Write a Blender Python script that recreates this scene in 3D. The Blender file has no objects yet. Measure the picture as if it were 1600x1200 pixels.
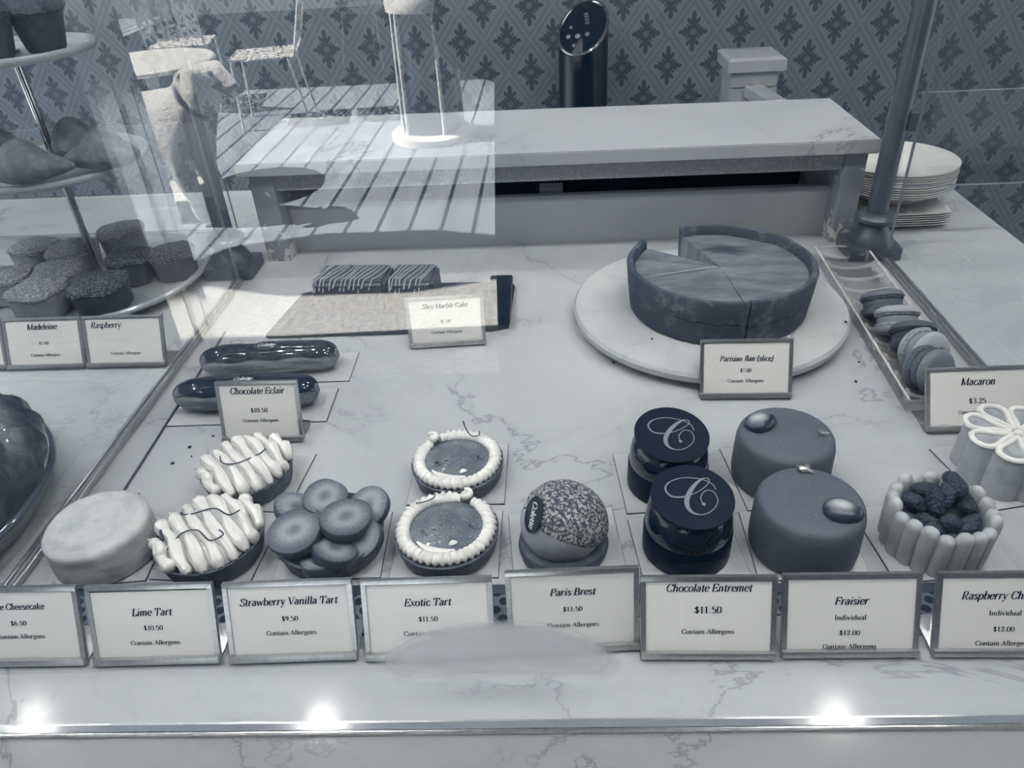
import bpy, bmesh, math, random
from math import sin, cos, pi, radians, sqrt, hypot, atan2
from mathutils import Vector, Matrix, noise

C = bpy.context.scene.collection
SC = bpy.context.scene
CT = 0.95                      # height of the counter top
CAMH = 0.43                    # camera above the counter top
F = 1176.0                     # focal length in pixels of the 1600 px frame

# ------------------------------------------------------------------ camera
def _rot(yaw, pitch, roll):
    f = Vector((-sin(yaw)*cos(pitch), cos(yaw)*cos(pitch), -sin(pitch)))
    r = Vector((cos(yaw), sin(yaw), 0)); u = r.cross(f)
    return cos(roll)*r+sin(roll)*u, -sin(roll)*r+cos(roll)*u, f
RX, RU, RF = _rot(radians(4.25), radians(34.24), radians(-3.62))
cam_d = bpy.data.cameras.new('camera'); cam = bpy.data.objects.new('camera', cam_d); C.objects.link(cam)
cam_d.sensor_width = 36; cam_d.lens = 36*F/1600; cam_d.clip_start = .01; cam_d.clip_end = 200
cam.matrix_world = Matrix(((RX.x, RU.x, -RF.x, 0), (RX.y, RU.y, -RF.y, 0), (RX.z, RU.z, -RF.z, CT+CAMH), (0, 0, 0, 1)))
SC.camera = cam

# ------------------------------------------------------------------ world, sun, exposure
SC.view_settings.view_transform = 'Standard'; SC.view_settings.look = 'None'
SC.view_settings.exposure = 0.2; SC.view_settings.gamma = 1.0; SC.view_settings.use_curve_mapping = False
w = bpy.data.worlds.new('sky'); SC.world = w; w.use_nodes = True
w.node_tree.nodes['Background'].inputs[0].default_value = (.9, .95, 1.0, 1)
w.node_tree.nodes['Background'].inputs[1].default_value = 1.3
SUN_V = Vector((.62, -.01, -.95))      # direction the sunlight travels, outdoors
sd = bpy.data.lights.new('sun', 'SUN'); sd.energy = 82; sd.angle = .01; sd.color = (1, .95, .87)
sun = bpy.data.objects.new('sun', sd); C.objects.link(sun)
sun.rotation_euler = SUN_V.to_track_quat('-Z', 'Y').to_euler(); sun.location = (0, -6, 8)
LAMP_E = 430.0                  # radiance of the ceiling downlights
SC.cycles.use_denoising = True
SC.cycles.transparent_max_bounces = 24
SC.cycles.max_bounces = 8
SC.cycles.sample_clamp_indirect = 6
SC.cycles.caustics_reflective = False; SC.cycles.caustics_refractive = False

# ------------------------------------------------------------------ materials
RAMP = [(0, (6, 22, 42)), (.12, (25, 40, 60)), (.25, (63, 72, 87)), (.42, (103, 110, 120)), (.55, (136, 142, 150)),
        (.7, (177, 181, 184)), (.87, (222, 221, 217)), (1, (246, 244, 238))]
def s2l(c):
    c /= 255.0
    return c/12.92 if c <= .04045 else ((c+.055)/1.055)**2.4
def tone(L):
    L = max(0, min(1, L))
    for (a, ca), (b, cb) in zip(RAMP, RAMP[1:]):
        if L <= b:
            t = (L-a)/(b-a)
            return tuple(s2l(x+(y-x)*t) for x, y in zip(ca, cb))+(1,)
class NT:
    """short hand for wiring shader nodes"""
    def __init__(s, name):
        s.m = bpy.data.materials.new(name); s.m.use_nodes = True; s.t = s.m.node_tree; s.n = s.t.nodes
        s.b = s.n['Principled BSDF']; s.out = s.n['Material Output']
    def add(s, t, **k):
        n = s.n.new(t)
        for a, v in k.items(): setattr(n, a, v)
        return n
    def put(s, sock, v):
        if hasattr(v, 'is_output'): s.t.links.new(v, sock)
        else: sock.default_value = v
    def ma(s, op, a, b=0.0, c=0.0, clamp=False):
        n = s.add('ShaderNodeMath', operation=op, use_clamp=clamp)
        for i, v in enumerate((a, b, c)): s.put(n.inputs[i], v)
        return n.outputs[0]
    def mix(s, f, a, b):
        n = s.add('ShaderNodeMix', data_type='RGBA')
        s.put(n.inputs[0], f); s.put(n.inputs[6], a); s.put(n.inputs[7], b)
        return n.outputs[2]
    def co(s, kind='Object'):
        if not hasattr(s, '_co'): s._co = s.add('ShaderNodeTexCoord')
        return s._co.outputs[kind]
    def xyz(s, v=None):
        n = s.add('ShaderNodeSeparateXYZ'); s.put(n.inputs[0], v or s.co()); return n.outputs
    def noise(s, scale, detail=4, rough=.6, vec=None, dist=0.0, out=0):
        n = s.add('ShaderNodeTexNoise'); s.put(n.inputs['Vector'], vec or s.co())
        n.inputs['Scale'].default_value = scale; n.inputs['Detail'].default_value = detail
        n.inputs['Roughness'].default_value = rough; n.inputs['Distortion'].default_value = dist
        return n.outputs[out]
    def step(s, v, a, b):          # smooth ramp 0..1 from a to b
        n = s.add('ShaderNodeMapRange', interpolation_type='SMOOTHSTEP')
        s.put(n.inputs[0], v); n.inputs[1].default_value = a; n.inputs[2].default_value = b
        return n.outputs[0]
    def scale(s, v, xyz):
        n = s.add('ShaderNodeVectorMath', operation='MULTIPLY'); s.put(n.inputs[0], v); n.inputs[1].default_value = xyz
        return n.outputs[0]
    def bump(s, h, strength, dist=.001):
        n = s.add('ShaderNodeBump'); n.inputs['Strength'].default_value = strength; n.inputs['Distance'].default_value = dist
        s.put(n.inputs['Height'], h); s.put(s.b.inputs['Normal'], n.outputs[0])
    def base(s, col=None, rough=.5, metal=0.0, spec=.5, coat=0.0, sss=0.0):
        b = s.b.inputs
        if col is not None: s.put(b['Base Color'], col)
        s.put(b['Roughness'], rough); s.put(b['Metallic'], metal); b['Specular IOR Level'].default_value = spec
        b['Coat Weight'].default_value = coat; b['Coat Roughness'].default_value = .04
        if sss: b['Subsurface Weight'].default_value = sss; b['Subsurface Radius'].default_value = (.004, .004, .004)
        return s.m
_mats = {}
def mat(name, L, rough=.5, metal=0.0, L2=None, sc=60, lo=.4, hi=.65, bump=0.0, bsc=200, bd=.0006, spec=.5, coat=0.0, detail=4):
    if name in _mats: return _mats[name]
    k = NT(name)
    col = tone(L)
    if L2 is not None: col = k.mix(k.step(k.noise(sc, detail), lo, hi), tone(L), tone(L2))
    if bump: k.bump(k.noise(bsc, 3), bump, bd)
    _mats[name] = k.base(col, rough, metal, spec, coat)
    return _mats[name]

def marble(name, L=.76, rough=.11, sc=1.0, vein=.5):
    k = NT(name)
    big = k.noise(2.3*sc, 5, .55)
    n1 = k.noise(1.9*sc, 9, .6, dist=.7)
    n2 = k.noise(4.6*sc, 8, .62, dist=.4)
    v1 = k.ma('SUBTRACT', 1.0, k.step(k.ma('ABSOLUTE', k.ma('SUBTRACT', n1, .5)), 0.0, .0055))
    v2 = k.ma('SUBTRACT', 1.0, k.step(k.ma('ABSOLUTE', k.ma('SUBTRACT', n2, .47)), 0.0, .004))
    gate = k.step(k.noise(2.7*sc, 2), .48, .62)
    v1 = k.ma('MULTIPLY', v1, k.step(k.noise(3.3*sc, 3), .36, .56))
    soft = k.ma('MULTIPLY', k.ma('SUBTRACT', 1.0, k.step(k.ma('ABSOLUTE', k.ma('SUBTRACT', n1, .5)), 0.0, .035)), .16)
    v = k.ma('MAXIMUM', soft, k.ma('MAXIMUM', v1, k.ma('MULTIPLY', k.ma('MULTIPLY', v2, gate), .28)))
    c = k.mix(k.step(big, .35, .7), tone(L), tone(L+.05))
    c = k.mix(k.ma('MULTIPLY', v, vein), c, tone(.36))
    return k.base(c, rough, spec=.07)

def glass_mat(name, facing=True, r0=2.0, tint=(.97, .98, .98)):
    """thin clear pane: lets light straight through, mirrors by Fresnel"""
    k = NT(name)
    fr = k.add('ShaderNodeFresnel'); fr.inputs[0].default_value = 1.5
    ge = k.add('ShaderNodeNewGeometry')
    f = k.ma('MULTIPLY', fr.outputs[0], k.ma('MULTIPLY', k.ma('SUBTRACT', 1.0, ge.outputs['Backfacing']), r0), clamp=True)
    tr = k.add('ShaderNodeBsdfTransparent'); tr.inputs[0].default_value = (*tint, 1)
    gl = k.add('ShaderNodeBsdfGlossy'); gl.inputs['Roughness'].default_value = 0.0
    mx = k.add('ShaderNodeMixShader')
    k.put(mx.inputs[0], f); k.t.links.new(tr.outputs[0], mx.inputs[1]); k.t.links.new(gl.outputs[0], mx.inputs[2])
    k.t.links.new(mx.outputs[0], k.out.inputs[0])
    return k.m
def clear_mat(name, tint=(.98, .985, .99)):
    k = NT(name)
    tr = k.add('ShaderNodeBsdfTransparent'); tr.inputs[0].default_value = (*tint, 1)
    k.t.links.new(tr.outputs[0], k.out.inputs[0]); return k.m

def wallpaper_mat():
    k = NT('wallpaper')
    W, H, X0, Z0 = .141, .1885, .289, CT
    x, y, z = k.xyz(k.co('Object'))
    u = k.ma('DIVIDE', k.ma('SUBTRACT', x, X0), W); v = k.ma('DIVIDE', k.ma('SUBTRACT', z, Z0), H)
    def fold(t, o): return k.ma('SUBTRACT', k.ma('FRACT', k.ma('ADD', t, o)), .5)
    a, b = fold(u, .5), fold(v, .5); a2, b2 = fold(u, 0.0), fold(v, 0.0)
    d1 = k.ma('ADD', k.ma('ABSOLUTE', a), k.ma('ABSOLUTE', b))
    first = k.ma('LESS_THAN', d1, .5)
    def sel(p, q): return k.ma('ADD', q, k.ma('MULTIPLY', first, k.ma('SUBTRACT', p, q)))
    p = k.ma('ABSOLUTE', sel(a, a2)); q = k.ma('ABSOLUTE', sel(b, b2))
    e = k.ma('SUBTRACT', .5, k.ma('ADD', p, q))          # 0 on the lattice
    def band(v, c, w): return k.ma('SUBTRACT', 1.0, k.step(k.ma('ABSOLUTE', k.ma('SUBTRACT', v, c)), w*.55, w))
    lines = k.ma('MAXIMUM', band(e, .050, .012), band(e, .088, .012))
    X = k.ma('MULTIPLY', p, W); Y = k.ma('MULTIPLY', q, H)
    def ell(cx, cy, rx, ry, rot=0.0):
        dx, dy = k.ma('SUBTRACT', X, cx), k.ma('SUBTRACT', Y, cy)
        c, s_ = cos(rot), sin(rot)
        ex = k.ma('DIVIDE', k.ma('ADD', k.ma('MULTIPLY', dx, c), k.ma('MULTIPLY', dy, s_)), rx)
        ey = k.ma('DIVIDE', k.ma('SUBTRACT', k.ma('MULTIPLY', dy, c), k.ma('MULTIPLY', dx, s_)), ry)
        return k.ma('ADD', k.ma('MULTIPLY', ex, ex), k.ma('MULTIPLY', ey, ey))
    es = [ell(0, .043, .0075, .0145), ell(0, .026, .014, .009), ell(.0135, .031, .005, .0095, -.5), ell(.029, 0, .0145, .0068),
          ell(.021, .0075, .0095, .0045, .65), ell(.0125, .0125, .0115, .004, .85), ell(0, .012, .011, .012), ell(.014, 0, .01, .009)]
    m = es[0]
    for o in es[1:]: m = k.ma('MINIMUM', m, o)
    flower = k.ma('SUBTRACT', 1.0, k.step(m, .85, 1.1))
    rr = k.ma('SQRT', k.ma('ADD', k.ma('MULTIPLY', X, X), k.ma('MULTIPLY', Y, Y)))
    eye = k.ma('SUBTRACT', 1.0, k.step(rr, .0085, .0098)); ring = band(rr, .0055, .0014)
    c = k.mix(k.step(k.noise(5, 3), .3, .7), tone(.5), tone(.53))
    c = k.mix(k.ma('MULTIPLY', lines, .75), c, tone(.37))
    c = k.mix(flower, c, tone(.33)); c = k.mix(eye, c, tone(.45)); c = k.mix(k.ma('MULTIPLY', ring, .5), c, tone(.33))
    return k.base(c, .6, spec=.3)

def grille_mat():
    k = NT('perforated_steel')
    x, y, z = k.xyz(); P, Q = .0105, .0075
    u = k.ma('DIVIDE', x, P); v = k.ma('DIVIDE', y, Q)
    row = k.ma('FLOOR', v); off = k.ma('MULTIPLY', k.ma('MODULO', k.ma('ABSOLUTE', row), 2.0), .5)
    fx = k.ma('MULTIPLY', k.ma('SUBTRACT', k.ma('FRACT', k.ma('ADD', u, off)), .5), P)
    fy = k.ma('MULTIPLY', k.ma('SUBTRACT', k.ma('FRACT', v), .5), Q)
    r = k.ma('SQRT', k.ma('ADD', k.ma('MULTIPLY', fx, fx), k.ma('MULTIPLY', fy, fy)))
    hole = k.ma('SUBTRACT', 1.0, k.step(r, .0032, .0036))
    return k.base(k.mix(hole, tone(.38), tone(.03)), k.ma('ADD', .35, k.ma('MULTIPLY', hole, .5)), spec=.4)

# ------------------------------------------------------------------ mesh helpers
def box(bm, x0, x1, y0, y1, z0, z1, bev=0.0, mi=0, seg=2):
    vs = [bm.verts.new(p) for p in ((x0, y0, z0), (x1, y0, z0), (x1, y1, z0), (x0, y1, z0), (x0, y0, z1), (x1, y0, z1), (x1, y1, z1), (x0, y1, z1))]
    fs = [bm.faces.new([vs[i] for i in f]) for f in ((3, 2, 1, 0), (4, 5, 6, 7), (0, 1, 5, 4), (1, 2, 6, 5), (2, 3, 7, 6), (3, 0, 4, 7))]
    for f in fs: f.material_index = mi
    if bev:
        es = {e for f in fs for e in f.edges}
        r = bmesh.ops.bevel(bm, geom=list(es), offset=bev, segments=seg, affect='EDGES', profile=.6)
        for f in r['faces']: f.material_index = mi
    return vs
def lathe(bm, prof, seg=48, mi=0, fn=None, a0=0.0, a1=2*pi):
    """prof: (r, z) from bottom to top; fn(x, y, z, a) -> moved point"""
    full = abs(a1-a0-2*pi) < 1e-6; n = seg if full else seg+1
    rings = []
    for r, z in prof:
        if r < 1e-6 and full: rings.append([bm.verts.new(fn(0, 0, z, 0) if fn else (0, 0, z))]); continue
        ring = []
        for i in range(n):
            a = a0+(a1-a0)*i/seg; p = (r*cos(a), r*sin(a), z)
            ring.append(bm.verts.new(fn(*p, a) if fn else p))
        rings.append(ring)
    for A, B in zip(rings, rings[1:]):
        for i in range(seg):
            j = (i+1) % n
            try:
                if len(A) == 1 and len(B) == 1: continue
                if len(A) == 1: f = bm.faces.new((A[0], B[j], B[i]))
                elif len(B) == 1: f = bm.faces.new((A[i], A[j], B[0]))
                else: f = bm.faces.new((A[i], A[j], B[j], B[i]))
                f.material_index = mi
            except ValueError: pass
    return rings
def tube(bm, pts, rad, seg=8, mi=0, closed=False, flat=1.0, up=None):
    pts = [Vector(p) for p in pts]; n = len(pts)
    rs = rad if isinstance(rad, (list, tuple)) else [rad]*n
    prev = None; rings = []
    for i, p in enumerate(pts):
        a = pts[(i-1) % n] if (closed or i) else p; b = pts[(i+1) % n] if (closed or i < n-1) else p
        t = (b-a).normalized()
        u = Vector(up) if up else prev
        if u is None: u = Vector((0, 0, 1)) if abs(t.z) < .9 else Vector((1, 0, 0))
        s = t.cross(u)
        if s.length < 1e-6: s = t.cross(Vector((1, 0, .1)))
        s.normalize(); u = s.cross(t).normalized(); prev = u
        rings.append([bm.verts.new(p+rs[i]*(cos(2*pi*k/seg)*s+flat*sin(2*pi*k/seg)*u)) for k in range(seg)])
    m = n if closed else n-1
    for i in range(m):
        A, B = rings[i], rings[(i+1) % n]
        for k in range(seg):
            bm.faces.new((A[k], A[(k+1) % seg], B[(k+1) % seg], B[k])).material_index = mi
    if not closed:
        for R, p in ((rings[0][::-1], pts[0]), (rings[-1], pts[-1])):
            bm.faces.new(R).material_index = mi
    return rings
def prism(bm, poly, z0, z1, mi=0, fn=None):
    A = [bm.verts.new((x, y, z0)) for x, y in poly]; B = [bm.verts.new((x, y, z1)) for x, y in poly]
    n = len(poly); fs = [bm.faces.new(A[::-1]), bm.faces.new(B)]
    for i in range(n): fs.append(bm.faces.new((A[i], A[(i+1) % n], B[(i+1) % n], B[i])))
    for f in fs: f.material_index = mi
    return fs
def blob(bm, c, r, sub=3, amp=0.0, sc=40, rot=None, seed=0, mi=0):
    M = Matrix.Translation(c) @ (rot.to_4x4() if rot is not None else Matrix()) @ Matrix.Diagonal((*r, 1))
    vs = bmesh.ops.create_icosphere(bm, subdivisions=sub, radius=1, matrix=M)['verts']
    if amp:
        c = Vector(c)
        for v in vs:
            d = (v.co-c); v.co += d.normalized()*amp*noise.noise(v.co*sc+Vector((seed*7.3, seed, 0)))
    for f in {f for v in vs for f in v.link_faces}: f.material_index = mi
    return vs
def cr(pts, n=8, closed=False):
    """Catmull-Rom through points"""
    P = [Vector(p) for p in pts]; out = []; m = len(P)
    for i in range(m if closed else m-1):
        if closed: p0, p1, p2, p3 = P[i-1], P[i], P[(i+1) % m], P[(i+2) % m]
        else: p0, p1, p2, p3 = P[max(i-1, 0)], P[i], P[i+1], P[min(i+2, m-1)]
        for j in range(n):
            t = j/n
            out.append(.5*((2*p1)+(p2-p0)*t+(2*p0-5*p1+4*p2-p3)*t*t+(3*p1-p0-3*p2+p3)*t**3))
    if not closed: out.append(P[-1].copy())
    return out
def obj(name, bm, m=None, parent=None, loc=None, rot=None, smooth=True, angle=40):
    if isinstance(bm, bmesh.types.BMesh):
        bmesh.ops.recalc_face_normals(bm, faces=bm.faces[:])
        me = bpy.data.meshes.new(name); bm.to_mesh(me); bm.free()
    else: me = bm
    o = bpy.data.objects.new(name, me); C.objects.link(o)
    for x in (m if isinstance(m, (list, tuple)) else [m]):
        if x is not None: me.materials.append(x)
    if smooth:
        me.polygons.foreach_set('use_smooth', [True]*len(me.polygons)); me.set_sharp_from_angle(angle=radians(angle))
    if parent: o.parent = parent
    if loc is not None: o.location = loc
    if rot is not None: o.rotation_euler = rot
    return o
def tag(o, label=None, cat=None, group=None, kind=None):
    if label: o['label'] = label
    if cat: o['category'] = cat
    if group: o['group'] = group
    if kind: o['kind'] = kind
    return o
def thing(name, label, cat, loc=(0, 0, 0), rz=0.0, group=None):
    o = bpy.data.objects.new(name, None); C.objects.link(o)
    o.location = (loc[0], loc[1], loc[2]+CT); o.rotation_euler = (0, 0, rz); o.empty_display_size = .03
    return tag(o, label, cat, group)
def copy_tree(o, parent=None):
    c = o.copy(); C.objects.link(c)
    if parent: c.parent = parent
    for ch in list(o.children): copy_tree(ch, c)
    return c
def BM(): return bmesh.new()
def struct(name, bm, m, **k): return tag(obj(name, bm, m, **k), kind='structure')
def ring_pts(r, n, z=0.0): return [(r*cos(2*pi*i/n), r*sin(2*pi*i/n), z) for i in range(n)]

# mirror image of the outdoor world: what the front pane shows stands in front of the shop
PA = radians(1.0); PN = Vector((-sin(PA), cos(PA), 0)); P0 = Vector((-.04, .2565, 0))
def real(x, y, z=0.0):
    p = Vector((x, y, z)); return p-2*((p-P0).dot(PN))*PN
def heading(t): return 2*PA-t

# ------------------------------------------------------------------ shared materials
MARBLE = marble('white_veined_quartz', .685)
MARBLE_STAND = marble('white_marble', .72, .2, 3.0, .25)
STEEL = mat('brushed_steel', .8, .3, .9, L2=.74, sc=300)
CHROME = mat('chrome', .72, .12, 1.0)
BRONZE = mat('dark_bronze', .34, .34, .3, L2=.38, sc=25)
PAPER = mat('white_card', .93, .5, spec=.3)
INK = mat('black_ink', .08, .8, spec=.1)
PAINT = mat('grey_paint', .67, .4, L2=.7, sc=8)
WHITE = mat('white_gloss', .86, .25)
CREAM = mat('whipped_cream', .93, .45, L2=.88, sc=90, bump=.25, bsc=260)
SHELL = mat('dark_tart_crust', .27, .7, L2=.37, sc=130, bump=.5, bsc=500)
BOARD = mat('pale_cake_card', .72, .3)
BOARD_EDGE = mat('dark_card_edge', .15, .5)
CHOC = mat('black_glaze', .045, .09, spec=.5, coat=.6)
PLAQUE = mat('black_chocolate', .05, .3, L2=.08, sc=300)
GOLDINK = mat('silver_print', .5, .4)
WHITEINK = mat('white_print', .8, .6)
ZEST = mat('dried_strand', .2, .6)

# ------------------------------------------------------------------ lettering: strokes with thick stems and thin hairlines
GLY = {
'a': (44, "~10,35 20,45 31,43 34,33;34,34 34,6 40,0;~34,25 20,25 8,17 9,4 21,-1 34,9"),
'b': (50, "10,72 10,0;3,72 10,72;~10,32 24,45 42,36 42,10 26,-1 10,9"),
'c': (42, "~38,36 28,45 14,41 7,22 14,4 28,-1 40,9"),
'd': (50, "40,72 40,0;33,72 40,72;40,0 47,0;~40,34 26,45 10,38 8,10 22,-1 40,9"),
'e': (42, "8,25 39,25;~39,25 34,42 22,45 9,36 8,12 22,-1 39,9"),
'f': (29, "~34,68 28,73 19,68 16,54;16,58 16,0;5,44 30,44;8,0 25,0"),
'g': (44, "~30,44 14,44 9,32 15,20 28,20 34,31 29,43;31,42 42,45;~14,20 9,12 16,6 34,4 40,-7 32,-19 14,-20 6,-11 15,3"),
'h': (50, "10,72 10,0;3,72 10,72;4,0 17,0;~10,32 22,44 34,44 38,31;38,33 38,0;32,0 46,0"),
'i': (24, "12,44 12,0;5,44 12,44;5,0 19,0;12,58 12,66"),
'k': (48, "10,72 10,0;3,72 10,72;4,0 16,0;38,44 12,20;20,27 42,0;32,44 46,44;34,0 48,0"),
'l': (24, "12,72 12,0;5,72 12,72;5,0 19,0"),
'm': (74, "10,44 10,0;3,44 10,44;4,0 16,0;~10,32 20,44 32,44 36,31;36,33 36,0;30,0 42,0;~36,32 46,44 58,44 62,31;62,33 62,0;56,0 70,0"),
'n': (50, "10,44 10,0;3,44 10,44;4,0 17,0;~10,32 22,44 34,44 38,31;38,33 38,0;32,0 46,0"),
'o': (46, "~23,45 8,36 7,10 23,-1 39,10 39,36 23,45"),
'p': (50, "10,44 10,-22;3,44 10,44;3,-22 18,-22;~10,32 24,45 42,36 42,10 26,-1 10,9"),
'q': (50, "40,44 40,-22;33,-22 48,-22;~40,34 26,45 10,38 8,10 22,-1 40,9"),
'r': (36, "10,44 10,0;3,44 10,44;4,0 18,0;~10,30 18,43 28,45 32,39"),
's': (35, "~30,36 20,45 8,38 12,27 26,20 30,8 18,-1 5,8"),
't': (29, "14,58 14,10;~14,10 18,-1 28,5;4,44 27,44"),
'u': (50, "10,44 10,12;3,44 10,44;~10,12 16,0 28,1 38,12;38,44 38,0;31,44 38,44;38,0 46,0"),
'v': (43, "6,44 22,0;22,0 38,44;0,44 13,44;32,44 44,44"),
'w': (64, "5,44 18,0;18,0 32,42;32,42 46,0;46,0 60,44;0,44 12,44;54,44 66,44"),
'x': (44, "6,44 38,0;38,44 6,0;0,44 13,44;32,44 44,44;0,0 12,0;30,0 44,0"),
'y': (43, "6,44 22,4;38,44 16,-18;~16,-18 10,-22 4,-17;0,44 13,44;32,44 44,44"),
'A': (64, "32,68 8,0;32,68 56,0;16,24 48,24;0,0 16,0;48,0 64,0"),
'B': (56, "12,68 12,0;4,68 12,68;~12,68 34,68 44,54 34,37 12,37;~12,37 40,36 50,20 38,1 12,0;4,0 12,0"),
'C': (62, "~56,50 48,65 32,69 14,58 8,34 14,10 32,-1 48,5 58,18;56,50 57,66"),
'E': (57, "12,68 12,0;4,68 50,68;50,68 51,53;12,35 38,35;38,42 38,28;4,0 52,0;52,0 54,15"),
'F': (53, "12,68 12,0;4,68 50,68;50,68 51,53;12,35 38,35;38,42 38,28;4,0 22,0"),
'I': (30, "15,68 15,0;6,68 24,68;6,0 24,0"),
'L': (52, "14,68 14,0;5,68 24,68;5,0 48,0;48,0 50,16"),
'M': (80, "12,68 12,0;12,68 40,2;40,2 68,68;68,68 68,0;3,68 12,68;68,68 77,68;4,0 20,0;60,0 76,0"),
'P': (53, "12,68 12,0;~12,68 38,68 47,52 38,33 12,32;4,68 12,68;4,0 22,0"),
'R': (60, "12,68 12,0;~12,68 38,68 47,52 38,33 12,32;4,68 12,68;4,0 22,0;28,33 50,0;50,0 60,0"),
'S': (48, "~42,54 30,69 14,64 10,50 22,38 38,28 44,14 32,0 16,0 6,14;42,52 43,67;6,15 5,1"),
'T': (60, "30,68 30,0;5,68 55,68;5,68 3,52;55,68 57,52;20,0 40,0"),
'V': (63, "8,68 32,0;32,0 56,68;0,68 18,68;46,68 64,68"),
'0': (46, "~23,66 8,54 8,12 23,-1 38,12 38,54 23,66"), '1': (40, "21,66 21,0;11,56 21,66;11,0 32,0"),
'2': (46, "~8,50 16,65 32,63 36,48 24,26 7,2;7,2 38,2;38,2 40,14"),
'3': (46, "~8,54 20,66 34,58 32,42 19,36;~19,36 36,30 38,12 24,-1 8,8"),
'5': (46, "34,64 13,64;13,64 10,36;~10,36 24,42 38,30 36,8 20,-1 7,8"),
'6': (46, "~34,62 18,54 8,28 12,6 26,-1 38,14 32,34 20,38 9,26"), '7': (44, "8,64 38,64;38,64 18,0;8,64 8,54"),
'9': (46, "~12,4 28,12 38,36 34,58 20,66 8,52 12,32 26,28 37,40"),
'$': (44, "~34,52 24,61 10,54 12,40 28,30 36,18 26,4 8,8 7,16;22,71 22,-6"), '.': (22, "11,0 11,8"),
'(': (28, "~24,74 11,52 11,8 24,-16"), ')': (28, "~4,74 17,52 17,8 4,-16"), '-': (30, "4,24 26,24"), ' ': (24, "")}
_strokes = {}
def glyph(ch):
    if ch not in _strokes:
        adv, s = GLY[ch]; out = []
        for st in s.split(';'):
            if not st: continue
            sm = st[0] == '~'; P = [tuple(map(float, q.split(','))) for q in st.lstrip('~').split()]
            out.append([(v.x, v.y) for v in cr([(x, y, 0) for x, y in P], 5)] if sm else P)
        _strokes[ch] = (adv, out)
    return _strokes[ch]
def ribbon(bm, pts, ws, put):
    n = len(pts); A = []; B = []
    for i in range(n):
        a, b = pts[max(i-1, 0)], pts[min(i+1, n-1)]; dx, dy = b[0]-a[0], b[1]-a[1]; l = hypot(dx, dy) or 1
        nx, ny = -dy/l*ws[i]/2, dx/l*ws[i]/2
        A.append(bm.verts.new(put(pts[i][0]+nx, pts[i][1]+ny))); B.append(bm.verts.new(put(pts[i][0]-nx, pts[i][1]-ny)))
    for i in range(n-1): bm.faces.new((A[i], B[i], B[i+1], A[i+1]))
def text_width(s, track=0): return sum(GLY[c][0]+track for c in s)
def text_bm(s, cap, slant=0.0, bold=1.0, track=0, width=None, put=None, align='c'):
    """flat printed line of text, centred on the origin in local x, baseline at y = 0"""
    k = cap/68.0; tw = text_width(s, track); kx = k*(.9 if slant else 1) if width is None else width/tw
    bm = BM(); x0 = {'c': -tw/2, 'l': 0}[align]
    put = put or (lambda x, y: (x, y, 0))
    for ch in s:
        adv, sts = glyph(ch)
        for st in sts:
            ws = []
            for i in range(len(st)):
                a, b = st[max(i-1, 0)], st[min(i+1, len(st)-1)]; dx, dy = b[0]-a[0], b[1]-a[1]; l = hypot(dx, dy) or 1
                vert = abs(dy)/l
                th = (4.2+7.8*vert**1.6)
                if dx*dy > 0 and len(st) == 2 and abs(dx) > 4 and vert > .3: th = 5.0
                ws.append(th*bold)
            ribbon(bm, [((x0+x+slant*y), y) for x, y in st], ws, lambda X, Y: put(X*kx, Y*k))
        x0 += adv+track
    return bm

# ================================================================== SETTING
WY = 2.5
bm = BM(); box(bm, -4.2, 4.2, WY, WY+.12, 0, 2.8); struct('wall_back', bm, wallpaper_mat())
bm = BM(); box(bm, -4.2, 4.2, -1.7, WY, -.1, 0); struct('floor', bm, mat('dark_floor_tile', .26, .5, L2=.3, sc=4))
bm = BM(); box(bm, -4.2, 4.2, -1.62, WY+.12, 2.75, 2.9); struct('ceiling', bm, mat('ceiling_white', .62, .8))
R2 = 2*PA
def vbox(bm, x0, x1, y0, y1, z0, z1, bev=0.0):
    """box given where the pane shows it; built in front of the shop"""
    vs = box(bm, x0, x1, y0, y1, z0, z1)
    for v in vs: v.co = real(*v.co)
fac = mat('facade_inside', .32, .7)
bm = BM(); vbox(bm, -4.4, -1.29, 2.08, 2.27, 0, 2.9); struct('wall_front_left', bm, fac)
bm = BM(); vbox(bm, -.12, 4.4, 2.08, 2.2, 0, 2.9); struct('wall_front_right', bm, fac)
bm = BM(); vbox(bm, -1.29, -.12, 2.08, 2.27, 2.3, 2.9); struct('wall_front_lintel', bm, fac)
bm = BM()
for y0, y1 in ((2.105, 2.2), (2.235, 2.3), (2.306, 2.35)): vbox(bm, -1.29, -1.25, y0, y1, 0, 2.25)
vbox(bm, -1.29, -1.268, 2.2, 2.235, 0, 2.25)
struct('door_1', bm, mat('satin_white_aluminium', .97, .16, .9))
# outdoors: concrete strip by the door, then boards running away
def deck_mat():
    k = NT('weathered_deck_boards'); x, y, z = k.xyz()
    u = k.ma('DIVIDE', k.ma('ADD', x, .846), .155)
    e = k.ma('ABSOLUTE', k.ma('SUBTRACT', k.ma('FRACT', k.ma('ADD', u, .5)), .5))
    gap = k.ma('SUBTRACT', 1.0, k.step(e, .05, .08))
    n = k.noise(1.0, 6, .7, vec=k.scale(k.co(), (9, 1.2, 1)))
    c = k.mix(k.step(n, .3, .7), tone(.37), tone(.47))
    c = k.mix(k.step(k.noise(1.3, 4), .5, .7), c, tone(.33))
    return k.base(k.mix(gap, c, tone(.1)), .7)
bm = BM(); box(bm, -7, 7, -11, -2.85, -.08, 0.0)
o = struct('deck', bm, deck_mat()); o.rotation_euler = (0, 0, R2); o.location = real(0, 0)
con = NT('rough_concrete')
cn = con.noise(38, 4, .75); con.bump(cn, 1.0, .03)
con.base(con.mix(con.step(cn, .35, .65), tone(.66), tone(1.0)), .85)
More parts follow.
